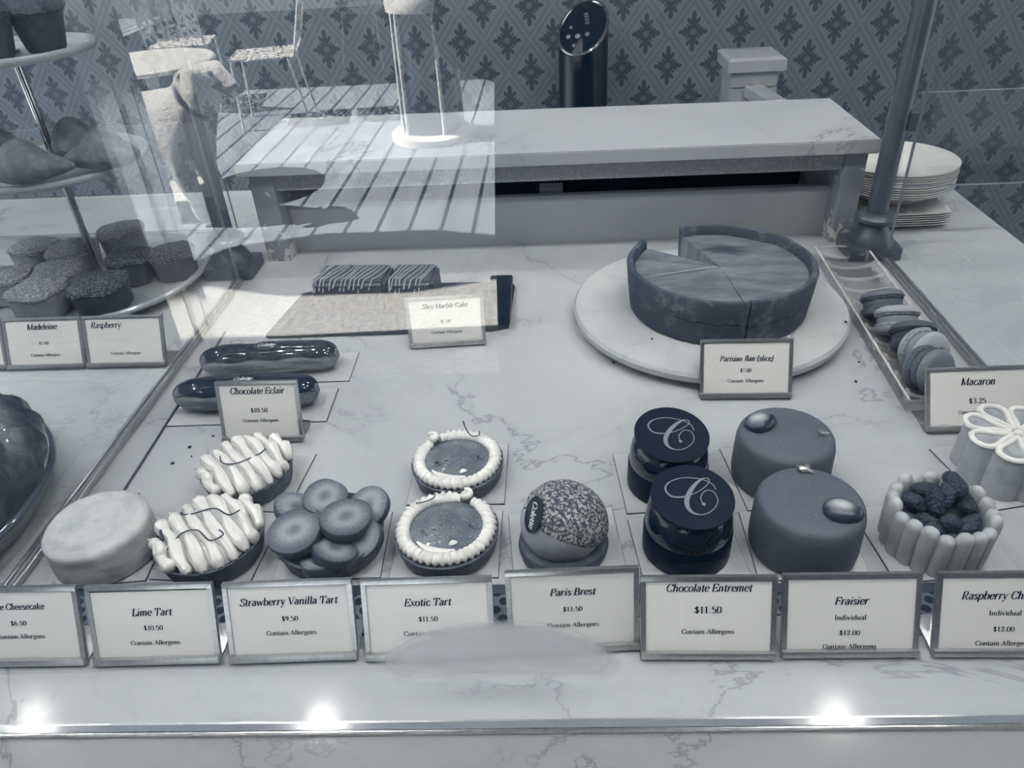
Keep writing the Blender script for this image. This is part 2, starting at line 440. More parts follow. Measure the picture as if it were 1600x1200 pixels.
bm = BM(); box(bm, -7, 7, -2.85, -2.09, -.08, .004)
o = struct('pavement', bm, con.m); o.rotation_euler = (0, 0, R2); o.location = real(0, 0)

# ------------------------------------------------------------------ ceiling downlights
def downlight():
    t = thing('downlight', 'round recessed ceiling downlight, nearer rows added to light the counter', 'lamp', (0, 0, 0), group='ceiling downlights')
    bm = BM(); lathe(bm, [(.038, .0), (.066, .0), (.066, -.012), (.038, -.012), (.038, 0)], 32); obj('trim_ring', bm, WHITE, t)
    k = NT('lamp_glow'); em = k.add('ShaderNodeEmission'); em.inputs[0].default_value = (1, .975, .94, 1); em.inputs[1].default_value = LAMP_E
    k.t.links.new(em.outputs[0], k.out.inputs[0])
    bm = BM(); lathe(bm, [(0, -.008), (.037, -.008), (.037, -.004), (0, -.004)], 32); obj('diffuser', bm, k.m, t)
    return t
dl = downlight()
for i, (x, y) in enumerate(((-1.75, 1.37), (-.78, 1.37), (.84, 1.39), (-1.6, .45), (-.7, .45), (.2, .45), (1.1, .45), (-1.3, -.4), (-.5, -.3), (.6, -.3), (1.3, -.4))):  # far row is mirrored in the counter; nearer rows added for more light
    o = dl if i == 0 else copy_tree(dl)
    o.location = (x, y, 2.75)

# ================================================================== COUNTER, CASE, LEDGE
t = thing('counter', 'long white veined stone counter carrying the whole pastry display', 'counter', (0, 0, 0))
bm = BM()
prism(bm, [(-1.5, .205), (.605, .205), (.601, 1.24), (-1.5, 1.24)], -.03, 0)
bmesh.ops.bevel(bm, geom=[e for e in bm.edges if abs(e.verts[0].co.z-e.verts[1].co.z) < 1e-6 and e.verts[0].co.z > -.01], offset=.002, segments=2, affect='EDGES')
obj('countertop', bm, MARBLE, t)
bm = BM(); box(bm, -1.48, .585, .225, 1.22, -CT, -.03); obj('cabinet_body', bm, PAINT, t)

# perforated air strip between the signs and the cakes
t = thing('vent_grille', 'perforated steel vent strip behind the front row of signs', 'vent', (0, .3435, 0))
bm = BM(); box(bm, -.9, .56, -.0175, .0175, 0, .0006); obj('perforated_plate', bm, grille_mat(), t)
bm = BM(); box(bm, -.9, .56, .0175, .026, 0, .0012); obj('edge_strip', bm, mat('dark_metal_edge', .28, .4, .5), t)

GF = glass_mat('clear_glass_front_face', r0=2.1); GS = glass_mat('clear_glass_side_face', r0=1.3); GC = clear_mat('clear_glass_body')
GE = mat('polished_glass_edge', .5, .1, spec=.8)
def pane(name, label, x0, x1, th, z1, loc, rz, face, edge_ends=True, channel=None):
    """upright glass slab: local x along it, outer face towards local -y"""
    t = thing(name, label, 'glass', loc, rz)
    bm = BM(); vs = box(bm, x0, x1, 0, th, .004, z1)
    for f in bm.faces:
        n = f.normal if f.normal.length else (f.calc_center_median()-Vector(((x0+x1)/2, th/2, z1/2)))
        c = f.calc_center_median()
        if abs(c.y) < 1e-5: f.material_index = 0
        elif abs(c.y-th) < 1e-5: f.material_index = 1
        else: f.material_index = 2
    obj('pane', bm, [face, GC, GE], t, smooth=False)
    if channel:
        h, wd = channel
        bm = BM(); box(bm, x0, x1, -wd, -.0003, 0, h, .0015); box(bm, x0, x1, th+.0003, th+wd, 0, h, .0015)
        box(bm, x0, x1, -wd+.001, th+wd-.001, 0, .0035)
        obj('bottom_channel', bm, STEEL, t)
    return t
front = pane('front_glass', 'clear front glass of the pastry case standing in a chrome channel', -1.3, .6, .0045, .62, (P0.x, P0.y, 0), PA, GF, channel=(.003, .0024))
pane('side_glass', 'clear glass divider left of the eclairs, ending at the left pole', 0, .595, .0035, .52, (-.4150, .285, 0), pi/2, GS, channel=(.006, .004))
pane('side_glass', 'clear glass divider right of the macaron tray, ending at the right pole', 0, .605, .0035, .52, (.4125, .887, 0), -pi/2, GS, channel=(.006, .004))
# thin joint in the stone left of the eclairs
t = obj('joint_rod', (lambda b: (tube(b, [(-.38, .459, .0012), (-.3885, .749, .0012)], .0012, 6), b)[1])(BM()), mat('dull_steel', .38, .4, .6), loc=(0, 0, CT))
tag(t, 'thin metal rod lying on the stone left of the eclairs', 'rod')
# soft pale patch added on the front pane, blurring the signs behind
def blur_mat():
    k = NT('pale_blur_film'); x, y, z = k.xyz()
    u = k.ma('DIVIDE', x, .074); v = k.ma('DIVIDE', y, .046)
    r = k.ma('SQRT', k.ma('ADD', k.ma('MULTIPLY', u, u), k.ma('MULTIPLY', v, v)))
    a = k.ma('MULTIPLY', k.ma('SUBTRACT', 1.0, k.step(k.ma('ADD', r, k.ma('MULTIPLY', k.noise(22, 2), .12)), .78, 1.04)), .82)
    a = k.ma('MULTIPLY', a, k.step(y, -.016, .02))
    df = k.add('ShaderNodeBsdfDiffuse'); df.inputs[0].default_value = (.94, .945, .95, 1)
    tl = k.add('ShaderNodeBsdfTranslucent'); tl.inputs[0].default_value = (.94, .945, .95, 1)
    m0 = k.add('ShaderNodeMixShader'); m0.inputs[0].default_value = .45; k.t.links.new(df.outputs[0], m0.inputs[1]); k.t.links.new(tl.outputs[0], m0.inputs[2])
    tr = k.add('ShaderNodeBsdfTransparent'); mx = k.add('ShaderNodeMixShader')
    k.put(mx.inputs[0], a); k.t.links.new(tr.outputs[0], mx.inputs[1]); k.t.links.new(m0.outputs[0], mx.inputs[2]); k.t.links.new(mx.outputs[0], k.out.inputs[0])
    return k.m
bm = BM(); box(bm, -.076, .076, -.05, .05, -.0004, 0)
obj('pale_blur_patch', bm, blur_mat(), front, loc=(.003, -.0006, .062), rot=(pi/2, 0, 0), smooth=False)['label'] = 'pale blurred patch added on the glass'

def pole(x, label, s):
    t = thing('pole', label, 'pole', (x, .912, 0))
    bm = BM(); box(bm, -.032, .032, -.026, .03, 0, .017, .003); obj('plinth', bm, BRONZE, t)
    bm = BM(); lathe(bm, [(.0, .017), (.027, .017), (.0265, .022), (.023, .03), (.0175, .037), (.016, .041), (.021, .043), (.0245, .047), (.0245, .051), (.021, .055), (.0155, .057), (0, .057)], 40)
    obj('turned_base', bm, BRONZE, t)
    bm = BM(); lathe(bm, [(0, .057), (.0122, .057), (.0122, .78), (0, .78)], 32); obj('shaft', bm, BRONZE, t)
    bm = BM(); box(bm, s*.008 if s > 0 else -.022, .022 if s > 0 else -.008, -.012, .008, .157, .178, .0015); cl = obj('glass_clip', bm, BRONZE, t)
    if s < 0: return t
    bm = BM(); x0, x1 = .017, .42; box(bm, x0, x1, .002, .007, .085, .196)
    for f in bm.faces: f.material_index = 1 if abs(f.calc_center_median().y-.007) < 1e-5 else 2 if abs(f.calc_center_median().z-.1405) > .05 else 0
    obj('clipped_glass', bm, [GS, GC, mat('pale_glass_edge', .55, .2)], t, smooth=False)
    return t
pole(.401, 'dark turned metal pole by the stacked plates', 1)
pole(-.4335, 'dark turned metal pole by the cake stand, seen through the glare', -1)

pane('rear_glass', 'low clear glass screen behind the tiered cake stand', -.44, .42, .005, .162, (-.9, 1.055, 0), 0, GS)

LEDGE = [(-.406, .930), (.395, .928), (.394, 1.127), (-.408, 1.147)]
# raised stone-topped ledge across the back
t = thing('serving_ledge', 'raised painted ledge with a white stone top behind the cakes', 'ledge', (0, 0, 0))
bm = BM(); prism(bm, LEDGE, .1235, .1405)
bmesh.ops.bevel(bm, geom=bm.edges[:], offset=.0012, segments=2, affect='EDGES'); obj('stone_top', bm, MARBLE, t)
PEEL = NT('chipped_grey_paint'); px, py, pz = PEEL.xyz()
pn = PEEL.noise(55, 5, .6); low = PEEL.ma('SUBTRACT', 1.0, PEEL.step(pz, .012, .05))
chip = PEEL.step(PEEL.ma('ADD', pn, PEEL.ma('MULTIPLY', low, .16)), .635, .65)
PEELM = PEEL.base(PEEL.mix(chip, tone(.6), tone(.88)), .45)
for x0, x1 in ((-.397, -.365), (.362, .389)):
    bm = BM(); box(bm, x0, x1, .944, 1.115, 0, .1233, .001); obj('leg_panel', bm, PEELM, t)
RGH = NT('blistered_paint'); rn = RGH.noise(330, 2); RGH.bump(rn, 1.0, .004); RGHM = RGH.base(RGH.mix(RGH.step(rn, .55, .7), tone(.7), tone(.84)), .3, spec=.6)
bm = BM(); box(bm, -.3648, .3618, .947, .96, .0985, .1233, .001); obj('top_rail', bm, RGHM, t)
bm = BM(); box(bm, -.3648, .3618, .975, .985, 0, .0685, .001); obj('back_panel', bm, PAINT, t)
bm = BM(); box(bm, -.3648, .3618, .986, 1.104, .02, .026); box(bm, -.3648, .3618, 1.1045, 1.112, 0, .058); obj('inside_shelf', bm, mat('slot_shade_paint', .2, .5), t)  # slot shade put into the paint; low rear board hides the lit counter
for x0, x1, z1 in ((-.02, .012, .07), (-.21, -.17, .062)):
    bm = BM(); box(bm, x0, x1, 1.0, 1.02, .0262, z1, .001); obj('inside_block', bm, PAINT, t)

# ------------------------------------------------------------------ behind: fan and newel post
t = thing('tower_fan', 'black tower fan with a slanted button panel by the patterned wall', 'fan', (.092, 2.33, -CT+.045))
def slant(z0, k):
    return lambda x, y, z, a: (x, y, z if z < .9 else z0+k*(x*.55+y*.85))
bm = BM(); lathe(bm, [(0, -.045), (.11, -.045), (.11, .0), (.078, .02), (.076, .3), (.0705, .85), (.0705, .99), (0, .99)], 48, fn=lambda x, y, z, a: (x, y, z if z < .9 else .955+.9*(y*.9+x*.35)))
obj('body', bm, mat('black_plastic', .06, .32), t, angle=50)
bm = BM(); pts = [(.0685*cos(a), .0685*sin(a)) for a in [2*pi*i/48 for i in range(48)]]
tube(bm, [(x, y, .958+.9*(y*.9+x*.35)) for x, y in pts], .0048, 8, closed=True); obj('silver_rim', bm, CHROME, t)
pn = Vector((-.9*.35, -.9*.9, 1)).normalized()
def fanpt(x, y, up=.0): return (x, y, .955+.9*(y*.9+x*.35)+up)
bq = Vector((0, 0, 1)).rotation_difference(pn)
for x, y, r in ((-.042, -.006, .0065), (-.016, -.014, .0078), (.011, -.018, .0065), (-.027, -.034, .0055), (-.034, .016, .0042)):
    bm = BM(); lathe(bm, [(0, 0), (r, 0), (r, .002), (r*.7, .003), (0, .003)], 20); b = obj('button', bm, mat('grey_button', .62, .3, .5), t, loc=fanpt(x, y)); b.rotation_mode = 'QUATERNION'; b.rotation_quaternion = bq
bm = BM()
for i in range(4): box(bm, -.006, .006, -.0045+i*.0105, .0045+i*.0105-.002, 0, .001)
b = obj('display_bars', bm, mat('dim_grey', .42, .4), t, loc=fanpt(.012, .012, .0005)); b.rotation_mode = 'QUATERNION'; b.rotation_quaternion = bq

t = thing('newel_post', 'pale grey square newel post with a flat cap and sloping rail', 'post', (.535, 2.18, -CT-.032))
bm = BM(); box(bm, -.062, .062, -.055, .055, 0, .905, .002); obj('shaft', bm, PAINT, t)
bm = BM()
for x0, x1, z0, z1 in ((-.062, -.04, .1, .9), (.04, .062, .1, .9), (-.04, .04, .86, .9)): box(bm, x0, x1, -.059, -.055, z0, z1)
obj('panel_frame', bm, PAINT, t)
bm = BM(); lathe(bm, [(0, .905), (.1, .905), (.1, .945), (.125, .945), (.125, .972), (.108, .979), (0, .984)], 4, fn=lambda x, y, z, a: ((x*cos(pi/4)-y*sin(pi/4))*1.0*(.85), (x*sin(pi/4)+y*cos(pi/4))*.85, z))
obj('cap', bm, mat('pale_paint', .7, .4), t, smooth=False)
bm = BM(); box(bm, -.025, .025, -.5, 0, -.05, -.02, .004); obj('handrail', bm, PAINT, t, loc=(.0, -.06, .93), rot=(radians(6), 0, radians(17)))
bm = BM(); blob(bm, (0, 0, 0), (.012, .012, .012), 2); obj('bolt_head', bm, CHROME, t, loc=(-.012, -.06, .735))

# ================================================================== PRICE SIGNS
SW, SH, ST = .086, .056, radians(24)
def sign(label, loc, rz, lines, w=SW, h=SH, tilt=ST, cx=0.0, m=None, drop=0.0):
    """lines: (text, cap height, baseline as a share of the card from the top, slant, x offset)"""
    t = thing('price_sign', label, 'sign', loc, rz, 'price signs in metal holders')
    T = Matrix.Rotation(-tilt, 4, 'X')          # leaning back
    bm = BM()
    box(bm, -w/2, w/2, .0008, .0022, 0, h)                                     # back plate
    box(bm, -w/2, w/2, -.0016, .0008, h-.0034, h, .0005)                        # top lip
    box(bm, -w/2, w/2, -.0042, .0008, 0, .0045, .0006)                          # bottom lip
    box(bm, -w/2, -w/2+.0032, -.0012, .0008, .0045, h-.0034); box(bm, w/2-.0032, w/2, -.0012, .0008, .0045, h-.0034)
    bm.transform(Matrix.Translation((0, .0042, .0018)) @ T)
    obj('holder', bm, m or STEEL, t)
    bm = BM(); box(bm, -w/2+.001, w/2-.001, .003, .036, 0, .0013, .0004); obj('foot', bm, m or STEEL, t)
    cw, ch = w-.0066, h-.0082
    cm = Matrix.Translation((0, .0042, .0018)) @ T @ Matrix.Translation((0, .0002-.0006, .0045-drop))
    bm = BM(); box(bm, -cw/2, cw/2, 0, .0004, 0, ch); bm.transform(cm); card = obj('card', bm, PAPER, t, smooth=False)
    names = ['title_text', 'price_text', 'note_text']
    for i, (s, cap, fr, sl, dx) in enumerate(lines):
        al = 'l' if s.startswith('|') else 'c'
        bm = text_bm(s.lstrip('|'), cap, .24 if sl else 0.0, 1.2 if sl else 1.1, 2 if sl else 3, align=al, put=lambda x, y: (x, 0, y))
        bm.transform(cm @ Matrix.Translation((dx+cx, -.00022, ch*(1-fr))))
        obj('title_text' if sl else 'price_text' if '$' in s else 'note_text', bm, INK, card, smooth=False)
    return t
CAP, PC, NC = .0051, .0034, .0031
CA = ('Contain Allergens', NC)
def std(title, price, a=.30, b=.54, c=.75, cap=CAP, pc=PC, extra=None):
    L = [(title, cap, a, 1, 0)]
    if extra: L.append((extra[0], NC*1.05, extra[1], 0, 0))
    return L+[(price, pc, b, 0, 0), (CA[0], NC, c, 0, 0)]
PX = [-.3655, -.273, -.18, -.088, .007, .093, .183, .278]
YS = [.298, .2995, .302, .3035, .310, .304, .3055, .306]
sign('price sign reading Blue Cheesecake, leftmost of the front row', (PX[0], YS[0], 0), .02, std('Blue Cheesecake', '$6.50', .26, .5, .70, .0043))
sign('price sign reading Lime Tart', (PX[1], YS[1], 0), .03, std('Lime Tart', '$10.50', .36, .58, .8), drop=.001)
sign('price sign reading Strawberry Vanilla Tart', (PX[2], YS[2], 0), .04, std('Strawberry Vanilla Tart', '$9.50', .27, .51, .72))
sign('price sign reading Exotic Tart, half hidden by the added pale patch', (PX[3], YS[3], 0), .03, std('Exotic Tart', '$11.50', .32, .55, .76))
sign('price sign reading Paris Brest', (PX[4], YS[4], 0), .045, std('Paris Brest', '$11.50', .29, .52, .75), tilt=radians(17), h=.06)
sign('price sign reading Chocolate Entremet', (PX[5], YS[5], 0), 0.0, std('Chocolate Entremet', '$11.50', .14, .45, .75, pc=.0046))
sign('price sign reading Fraisier', (PX[6], YS[6], 0), .01, std('Fraisier', '$12.00', .36, .80, .995, extra=('Individual', .58)))
sign('price sign reading Raspberry Charlotte, rightmost of the front row', (PX[7], YS[7], 0), .0, std('Raspberry Charlotte', '$12.00', .30, .76, .96, extra=('Individual', .53)))
sign('price sign reading Chocolate Eclair, standing before the eclairs', (-.2765, .5385, 0), .0, std('Chocolate Eclair', '$10.50', .17, .53, .72, .0058, .0042), w=.077, h=.058, tilt=radians(18))
sign('price sign reading Slice Marble Cake, washed out by glare', (-.12, .7025, 0), .07, std('Slice Marble Cake', '$7.00', .2, .55, .8, .0051), w=.084, tilt=radians(12))
sign('price sign reading Parisian flan, before the round stand', (.1785, .5925, 0), -.02, std('Parisian flan (slice)', '$7.00', .36, .58, .79, .0049))
sign('price sign reading Macaron, before the macaron tray', (.368, .536, 0), .03, std('Macaron', '$3.25', .26, .6, .79, .0063, .0046), w=.089, tilt=radians(30))
sign('price sign reading Madeleine, under the cake stand', (-.5645, .6745, 0), .01, std('Madeleine', '$3.00', .2, .55, .82, .0062), w=.089)
sign('price sign reading Raspberry, right of the Madeleine one', (-.473, .6745, 0), -.005, [('|Raspberry', .0062, .2, 1, -.036), (CA[0], NC, .82, 0, .0)], w=.09)
sign('price sign cut by the left edge, beside the Madeleine one', (-.6555, .675, 0), .01, std('Brownie', '$5.00', .2, .55, .82, .0058)[1:], w=.089)

# ================================================================== FRONT CAKES
def board(label, loc, rz, w=.084, d=.084):
    t = thing('cake_board', label, 'cake board', loc, rz, 'thin boards under the pastries')
    bm = BM(); box(bm, -w/2, w/2, -d/2, d/2, 0, .0009, mi=1); obj('core', bm, BOARD_EDGE, t, smooth=False)
    bm = BM(); box(bm, -w/2+.0004, w/2-.0004, -d/2+.0004, d/2-.0004, .0009, .0013); obj('face', bm, BOARD, t, smooth=False)
    return t
BZ = .0013
def wob(amp, sc, seed=0):
    def f(x, y, z, a):
        p = Vector((x, y, z)); n = noise.noise(p*sc+Vector((seed, seed*3, 0)))
        r = hypot(x, y) or 1e-6
        return (x+x/r*amp*n, y+y/r*amp*n, z+amp*.7*noise.noise(p*sc*1.3+Vector((9, seed, 4))))
    return f

# cheesecake
t = thing('cheesecake', 'pale round cheesecake with a swirled sunken top', 'cake', (-.357, .404, BZ)); t.scale = (1, 1, .9)
board('cake board under the pale cheesecake', (-.357, .406, 0), .1, .078, .07)
def chs(x, y, z, a):
    r = hypot(x, y)
    x, y, z = wob(.0012, 45, 2)(x, y, z, a)
    if z > .028 and r < .034:                      # folded swirl on the top
        q = r*300+a*1.0; z += .0014*sin(q)+.0008*noise.noise(Vector((x*70, y*70, 2)))
    elif r > .02: k_ = 1+.005*noise.noise(Vector((x*80, y*80, z*140))); x *= k_; y *= k_
    return x, y, z
prof = [(0, 0), (.036, 0), (.0385, .002)]+[(.0388+.0005*sin(j*.5), .004+j*.0024) for j in range(12)]+[(.0385, .0340), (.037, .0362), (.0345, .0374), (.032, .0374)]+[(.0300-.002*j, .0366-.0006*sin(j*.25)) for j in range(15)]+[(0, .036)]
bm = BM(); lathe(bm, prof, 120, fn=chs)
obj('cake', bm, mat('pale_cheesecake', .78, .55, L2=.7, sc=45, bump=.5, bsc=130, bd=.0014), t)

# lime tarts
def lime(label, loc, rz, seed):
    t = thing('lime_tart', label, 'tart', loc, rz, 'lime tarts')
    bm = BM(); lathe(bm, [(0, 0), (.0365, 0), (.0385, .003), (.0425, .0215), (.0415, .0222), (.039, .019), (0, .0185)], 72, fn=wob(.0006, 160, seed)); obj('crust', bm, SHELL, t)
    bm = BM(); rnd = random.Random(seed); N = 8
    for i in range(N):
        o = -.0365+.073*i/(N-1); L = sqrt(max(.0418**2-o*o, .00001))*.985
        pts = []; rs = []
        K = 26
        for j in range(K+1):
            u = -1+2*j/K
            d2 = (o*o+(u*L)**2)/.042**2
            z = .0205+.0115*max(0, 1-d2*.86)+.0011*sin(u*7+i*1.7)
            r = .0051*(.95+.16*sin(u*6+i*2.1+seed))*(1 if abs(u) < .9 else 1-.5*(abs(u)-.9)/.1)
            pts.append((o+.0011*sin(u*4.3+i*1.3), u*L, z)); rs.append(r)
        tl = .0045+.004*rnd.random()                                   # pulled tip at the far end
        e = Vector(pts[-1]); pts += [(e.x-.001, e.y+.0006, e.z+tl*.5), (e.x-.0026, e.y-.0004, e.z+tl)]; rs += [rs[-1]*.55, .0006]
        for R in tube(bm, pts, rs, 12, flat=1.12):
            c = sum((v.co for v in R), Vector())/12
            for v in R:
                v.co += (v.co-c)*(.28*max(0, (v.co.z-c.z)/max(rs[0], .001)-.72)+.05*sin(v.co.y*420+v.co.z*300+i))
    obj('meringue', bm, CREAM, t)
    bm = BM(); lathe(bm, [(0, .0186), (.0375, .0196), (.03, .0285), (.016, .0318), (0, .0325)], 40); obj('lime_curd', bm, mat('pale_curd', .72, .25, spec=.6), t)
    for k in range(3 if seed == 1 else 1):
        c = [((-.03, .012), (-.012, .006), (.004, .012), (.018, .006), (.024, .016)), ((-.02, -.026), (-.012, -.014), (0, -.012), (.012, -.02), (.02, -.014), (.016, -.01)), ((-.036, .004), (-.034, -.006), (-.027, -.016))][k]
        if seed != 1: c = ((-.02, -.004), (-.014, -.014), (0, -.016), (.016, -.004), (.02, .006))
        ang = -rz
        P = [Vector((x, y, .0255+.0125*max(0, 1-(x*x+y*y)/.042**2)+.0026)) for x, y in c]
        P = [Matrix.Rotation(ang, 3, 'Z') @ p for p in P]
        bm = BM(); tube(bm, cr(P, 8), .0006 if k < 2 else .0012, 6); obj('zest_strand', bm, ZEST, t)
    return t
board('cake board under the front lime tart', (-.271, .409, 0), -.06, .08, .07)
board('cake board under the rear lime tart', (-.265, .488, 0), -.08, .082, .076)
lime('lime tart with piped white meringue and three dark strands, front one', (-.27, .4025, BZ), radians(40), 1).scale = (.97, .97, .92)
lime('lime tart with piped white meringue, rear one before the eclair sign', (-.268, .4835, BZ), radians(42), 2).scale = (.91, .91, .9)

# strawberry tart
def straw_mat():
    k = NT('cut_strawberry'); x, y, z = k.xyz()
    xe = k.ma('MULTIPLY', x, .8)
    r = k.ma('SQRT', k.ma('ADD', k.ma('MULTIPLY', xe, xe), k.ma('MULTIPLY', y, y)))
    a = k.ma('ARCTAN2', y, x)
    n = k.ma('MULTIPLY', k.ma('SUBTRACT', k.noise(240, 3), .5), .004)
    r = k.ma('ADD', k.ma('ADD', r, n), k.ma('MULTIPLY', k.ma('SINE', k.ma('MULTIPLY', a, 22.0)), .00035))
    c = k.mix(k.step(r, .001, .0075), tone(.4), tone(.58))
    c = k.mix(k.step(r, .0065, .015), c, tone(.36)); c = k.mix(k.step(r, .0135, .0185), c, tone(.26))
    c = k.mix(k.step(z, -.0003, -.0014), c, tone(.22))
    k.bump(k.noise(700, 2), .5, .0006)
    return k.base(c, .38, spec=.4)
STRAW = straw_mat()
def slice_bm(seed, r=.0165, h=.014):
    bm = BM(); rnd = random.Random(seed)
    ph = rnd.random()*6
    lathe(bm, [(0, -h), (r*.8, -h), (r*.97, -h*.6), (r, -h*.2), (r*.985, -.0006), (r*.96, 0), (0, .0001)], 40,
          fn=lambda x, y, z, a: (x*(1+.05*sin(2*a+ph)+.025*sin(5*a+ph)), y*(.92+.04*sin(3*a+ph)), z))
    return bm
t = thing('strawberry_tart', 'tart heaped with glazed round strawberry slices', 'tart', (-.1775, .4085, BZ)); t.scale = (1, 1, .92)
board('cake board under the strawberry tart', (-.1775, .41, 0), .04, .082, .07)
bm = BM(); lathe(bm, [(0, 0), (.0365, 0), (.0385, .003), (.0415, .0205), (.04, .021), (.038, .017), (0, .017)], 72, fn=wob(.0006, 160, 5)); obj('crust', bm, SHELL, t)
bm = BM(); lathe(bm, [(0, .0165), (.038, .0172), (.033, .02), (.018, .023), (0, .024)], 40); obj('custard', bm, mat('dark_jam', .2, .15, coat=.5), t)
for i, (x, y, z, r, tx, ty) in enumerate(((-.0205, -.015, .0365, .0228, .22, -.16), (.0175, -.0055, .041, .0198, .18, .12), (-.004, .0155, .0425, .019, .12, -.03), (.0115, -.0255, .0285, .018, .4, .1),
                                         (-.0275, .013, .033, .0165, .1, -.4), (.002, -.0315, .0222, .0165, .35, 0), (.0285, .0145, .0325, .0175, -.1, .45), (.0285, -.0135, .026, .016, .3, .45), (-.0255, -.02, .024, .0125, .3, -.3))):
    obj('strawberry_slice', slice_bm(i, r), STRAW, t, loc=(x, y, z), rot=(tx, ty, i*.7))

# exotic tarts
def jelly_mat():
    k = NT('seedy_fruit_jelly')
    n = k.noise(260, 2); c = k.mix(k.step(k.noise(70, 4), .35, .65), tone(.36), tone(.46)); c = k.mix(k.step(k.noise(115, 1), .67, .7), c, tone(.16))
    s = k.step(k.noise(900, 1), .69, .73); k.bump(k.noise(320, 3), .5, .0012)
    return k.base(k.mix(s, c, tone(.8)), .1, spec=.6, coat=.6)
JELLY = jelly_mat()
def exotic(label, loc, rz, gap, seed):
    t = thing('exotic_tart', label, 'tart', loc, rz, 'exotic tarts')
    bm = BM(); lathe(bm, [(0, 0), (.036, 0), (.038, .003), (.041, .0195), (.0395, .02), (.038, .016), (0, .016)], 72, fn=wob(.0005, 160, seed)); obj('crust', bm, SHELL, t)
    bm = BM(); lathe(bm, [(0, .0155), (.0375, .016), (.035, .0185), (.028, .0215), (.015, .0238), (0, .0244)], 56); obj('fruit_jelly', bm, JELLY, t)
    bm = BM(); K = 190; pts = []; rs = []
    for j in range(K+1):
        a = gap+.12+(2*pi-.3)*j/K
        pts.append((.0335*cos(a), .0335*sin(a), .0225+.0006*sin(3*a+seed))); rs.append(.0052*(1+.13*sin(j*2*pi/K*40))*(1 if 6 < j < K-6 else .8))
    rings = tube(bm, pts, rs, 14)
    for j, R in enumerate(rings):            # twist the scallops
        for q, v in enumerate(R):
            c = Vector(pts[j]); v.co = c+(v.co-c)*(1+.09*sin(j*2*pi/K*40+q*2*pi/14))
    e = Vector((.0335*cos(gap), .0335*sin(gap), .024))
    curl = [(e.x+.0022*k*cos(k*.9+gap)*.25, e.y+.0022*k*sin(k*.9+gap)*.25, e.z+.0024+.0007*k) for k in range(9)]
    tube(bm, cr(curl, 3), [.0052-.00016*i for i in range(25)], 10)
    obj('cream_ring', bm, CREAM, t)
    for q, (r0, a0, a1) in enumerate(((.0255, -2.5, -1.2), (.019, -1.35, -1.0))):
        bm = BM(); P = []
        for j in range(13):
            a = a0+(a1-a0)*j/12-rz; P.append((r0*cos(a), r0*sin(a), .0228+.0012*sin(pi*j/12)))
        tube(bm, P, [.0008+.0019*sin(pi*j/12) for j in range(13)], 8, flat=.35); obj('white_flake', bm, mat('white_chocolate', .9, .4), t)
    P = [Matrix.Rotation(-rz, 3, 'Z') @ Vector(p) for p in (((.004, .030, .044), (.007, .028, .033), (.012, .024, .0295), (.018, .025, .0295), (.018, .03, .03)) if seed == 7 else ((-.026, .021, .029), (-.018, .021, .031), (-.012, .025, .0315), (-.0115, .03, .0305)))]
    bm = BM(); tube(bm, cr(P, 8), .00055, 6); obj('vanilla_strand', bm, ZEST, t)
    return t
board('cake board under the front exotic tart', (-.088, .411, 0), .0, .082, .07)
board('cake board under the rear exotic tart', (-.087, .493, 0), .0, .082, .078)
exotic('exotic tart with amber jelly in a white cream ring, front one', (-.0875, .409, BZ), 0, 1.15, 6).scale = (.98, .98, .85)
exotic('exotic tart with a tall dark strand on its cream ring, rear one', (-.087, .4895, BZ), 0, 2.35, 7).scale = (.96, .96, .85)

# paris brest
def plaque(name, rx, ry, txt, parent, loc, q, cap):
    bm = BM(); lathe(bm, [(0, 0), (1, 0), (1.0, .8), (.96, 1), (0, 1)], 40, fn=lambda x, y, z, a: (x*rx, y*ry, z*.0011))
    p = obj(name, bm, PLAQUE, parent); p.rotation_mode = 'QUATERNION'; p.location = loc; p.rotation_quaternion = q
    bm = text_bm(txt, cap, .3, 1.3, 0, width=rx*1.45, put=lambda x, y: (x, y-cap*.4, .0014)); obj('lettering', bm, WHITEINK, p, smooth=False)
    return p
t = thing('paris_brest', 'round choux pastry with a dusted cap and dark oval plaque', 'pastry', (.001, .4055, BZ))
board('cake board under the round choux pastry', (.003, .409, 0), .1, .084, .072)
bm = BM(); lathe(bm, [(0, 0), (.031, 0), (.0335, .002), (.0342, .006), (.0328, .0105), (.0295, .012), (0, .012)], 64, fn=wob(.0012, 80, 3)); obj('choux_base', bm, mat('dark_choux', .27, .7, L2=.36, sc=120, bump=.5, bsc=300), t)
BC = .0275
prof = [(.0315*cos(b), BC+.0285*sin(b)) for b in [-1.15+(pi/2+1.15)*j/26 for j in range(27)]]; prof[-1] = (0, prof[-1][1])
bm = BM(); lathe(bm, [(0, prof[0][1])]+prof, 64, fn=wob(.0005, 60, 4)); obj('cream_ball', bm, mat('pale_praline', .66, .45, L2=.6, sc=50, bump=.2, bsc=150), t)
k = NT('sugar_dusted_crackle'); n = k.noise(420, 4, .75); k.bump(n, 1.0, .003)
dust = k.base(k.mix(k.step(n, .46, .6), tone(.3), tone(.82)), .8)
bm = BM(); bp = [(.0325*cos(b), .0297*sin(b)) for b in [(radians(4)+radians(86)*j/20) for j in range(21)]]; bp[-1] = (0, bp[-1][1])
lathe(bm, [(.031, -.002)]+bp, 72, fn=wob(.0009, 260, 5)); obj('crackled_cap', bm, dust, t, loc=(.0018, .0005, BC), rot=(radians(-14), radians(20), 0))
nrm = Vector((-.62, -.42, .62)).normalized(); q = nrm.to_track_quat('Z', 'Y')
q = q @ Matrix.Rotation(radians(-62), 3, 'Z').to_quaternion()
plaque('plaque', .0132, .0084, 'Colette', t, Vector((0, 0, BC))+nrm*.0315, q, .0045)

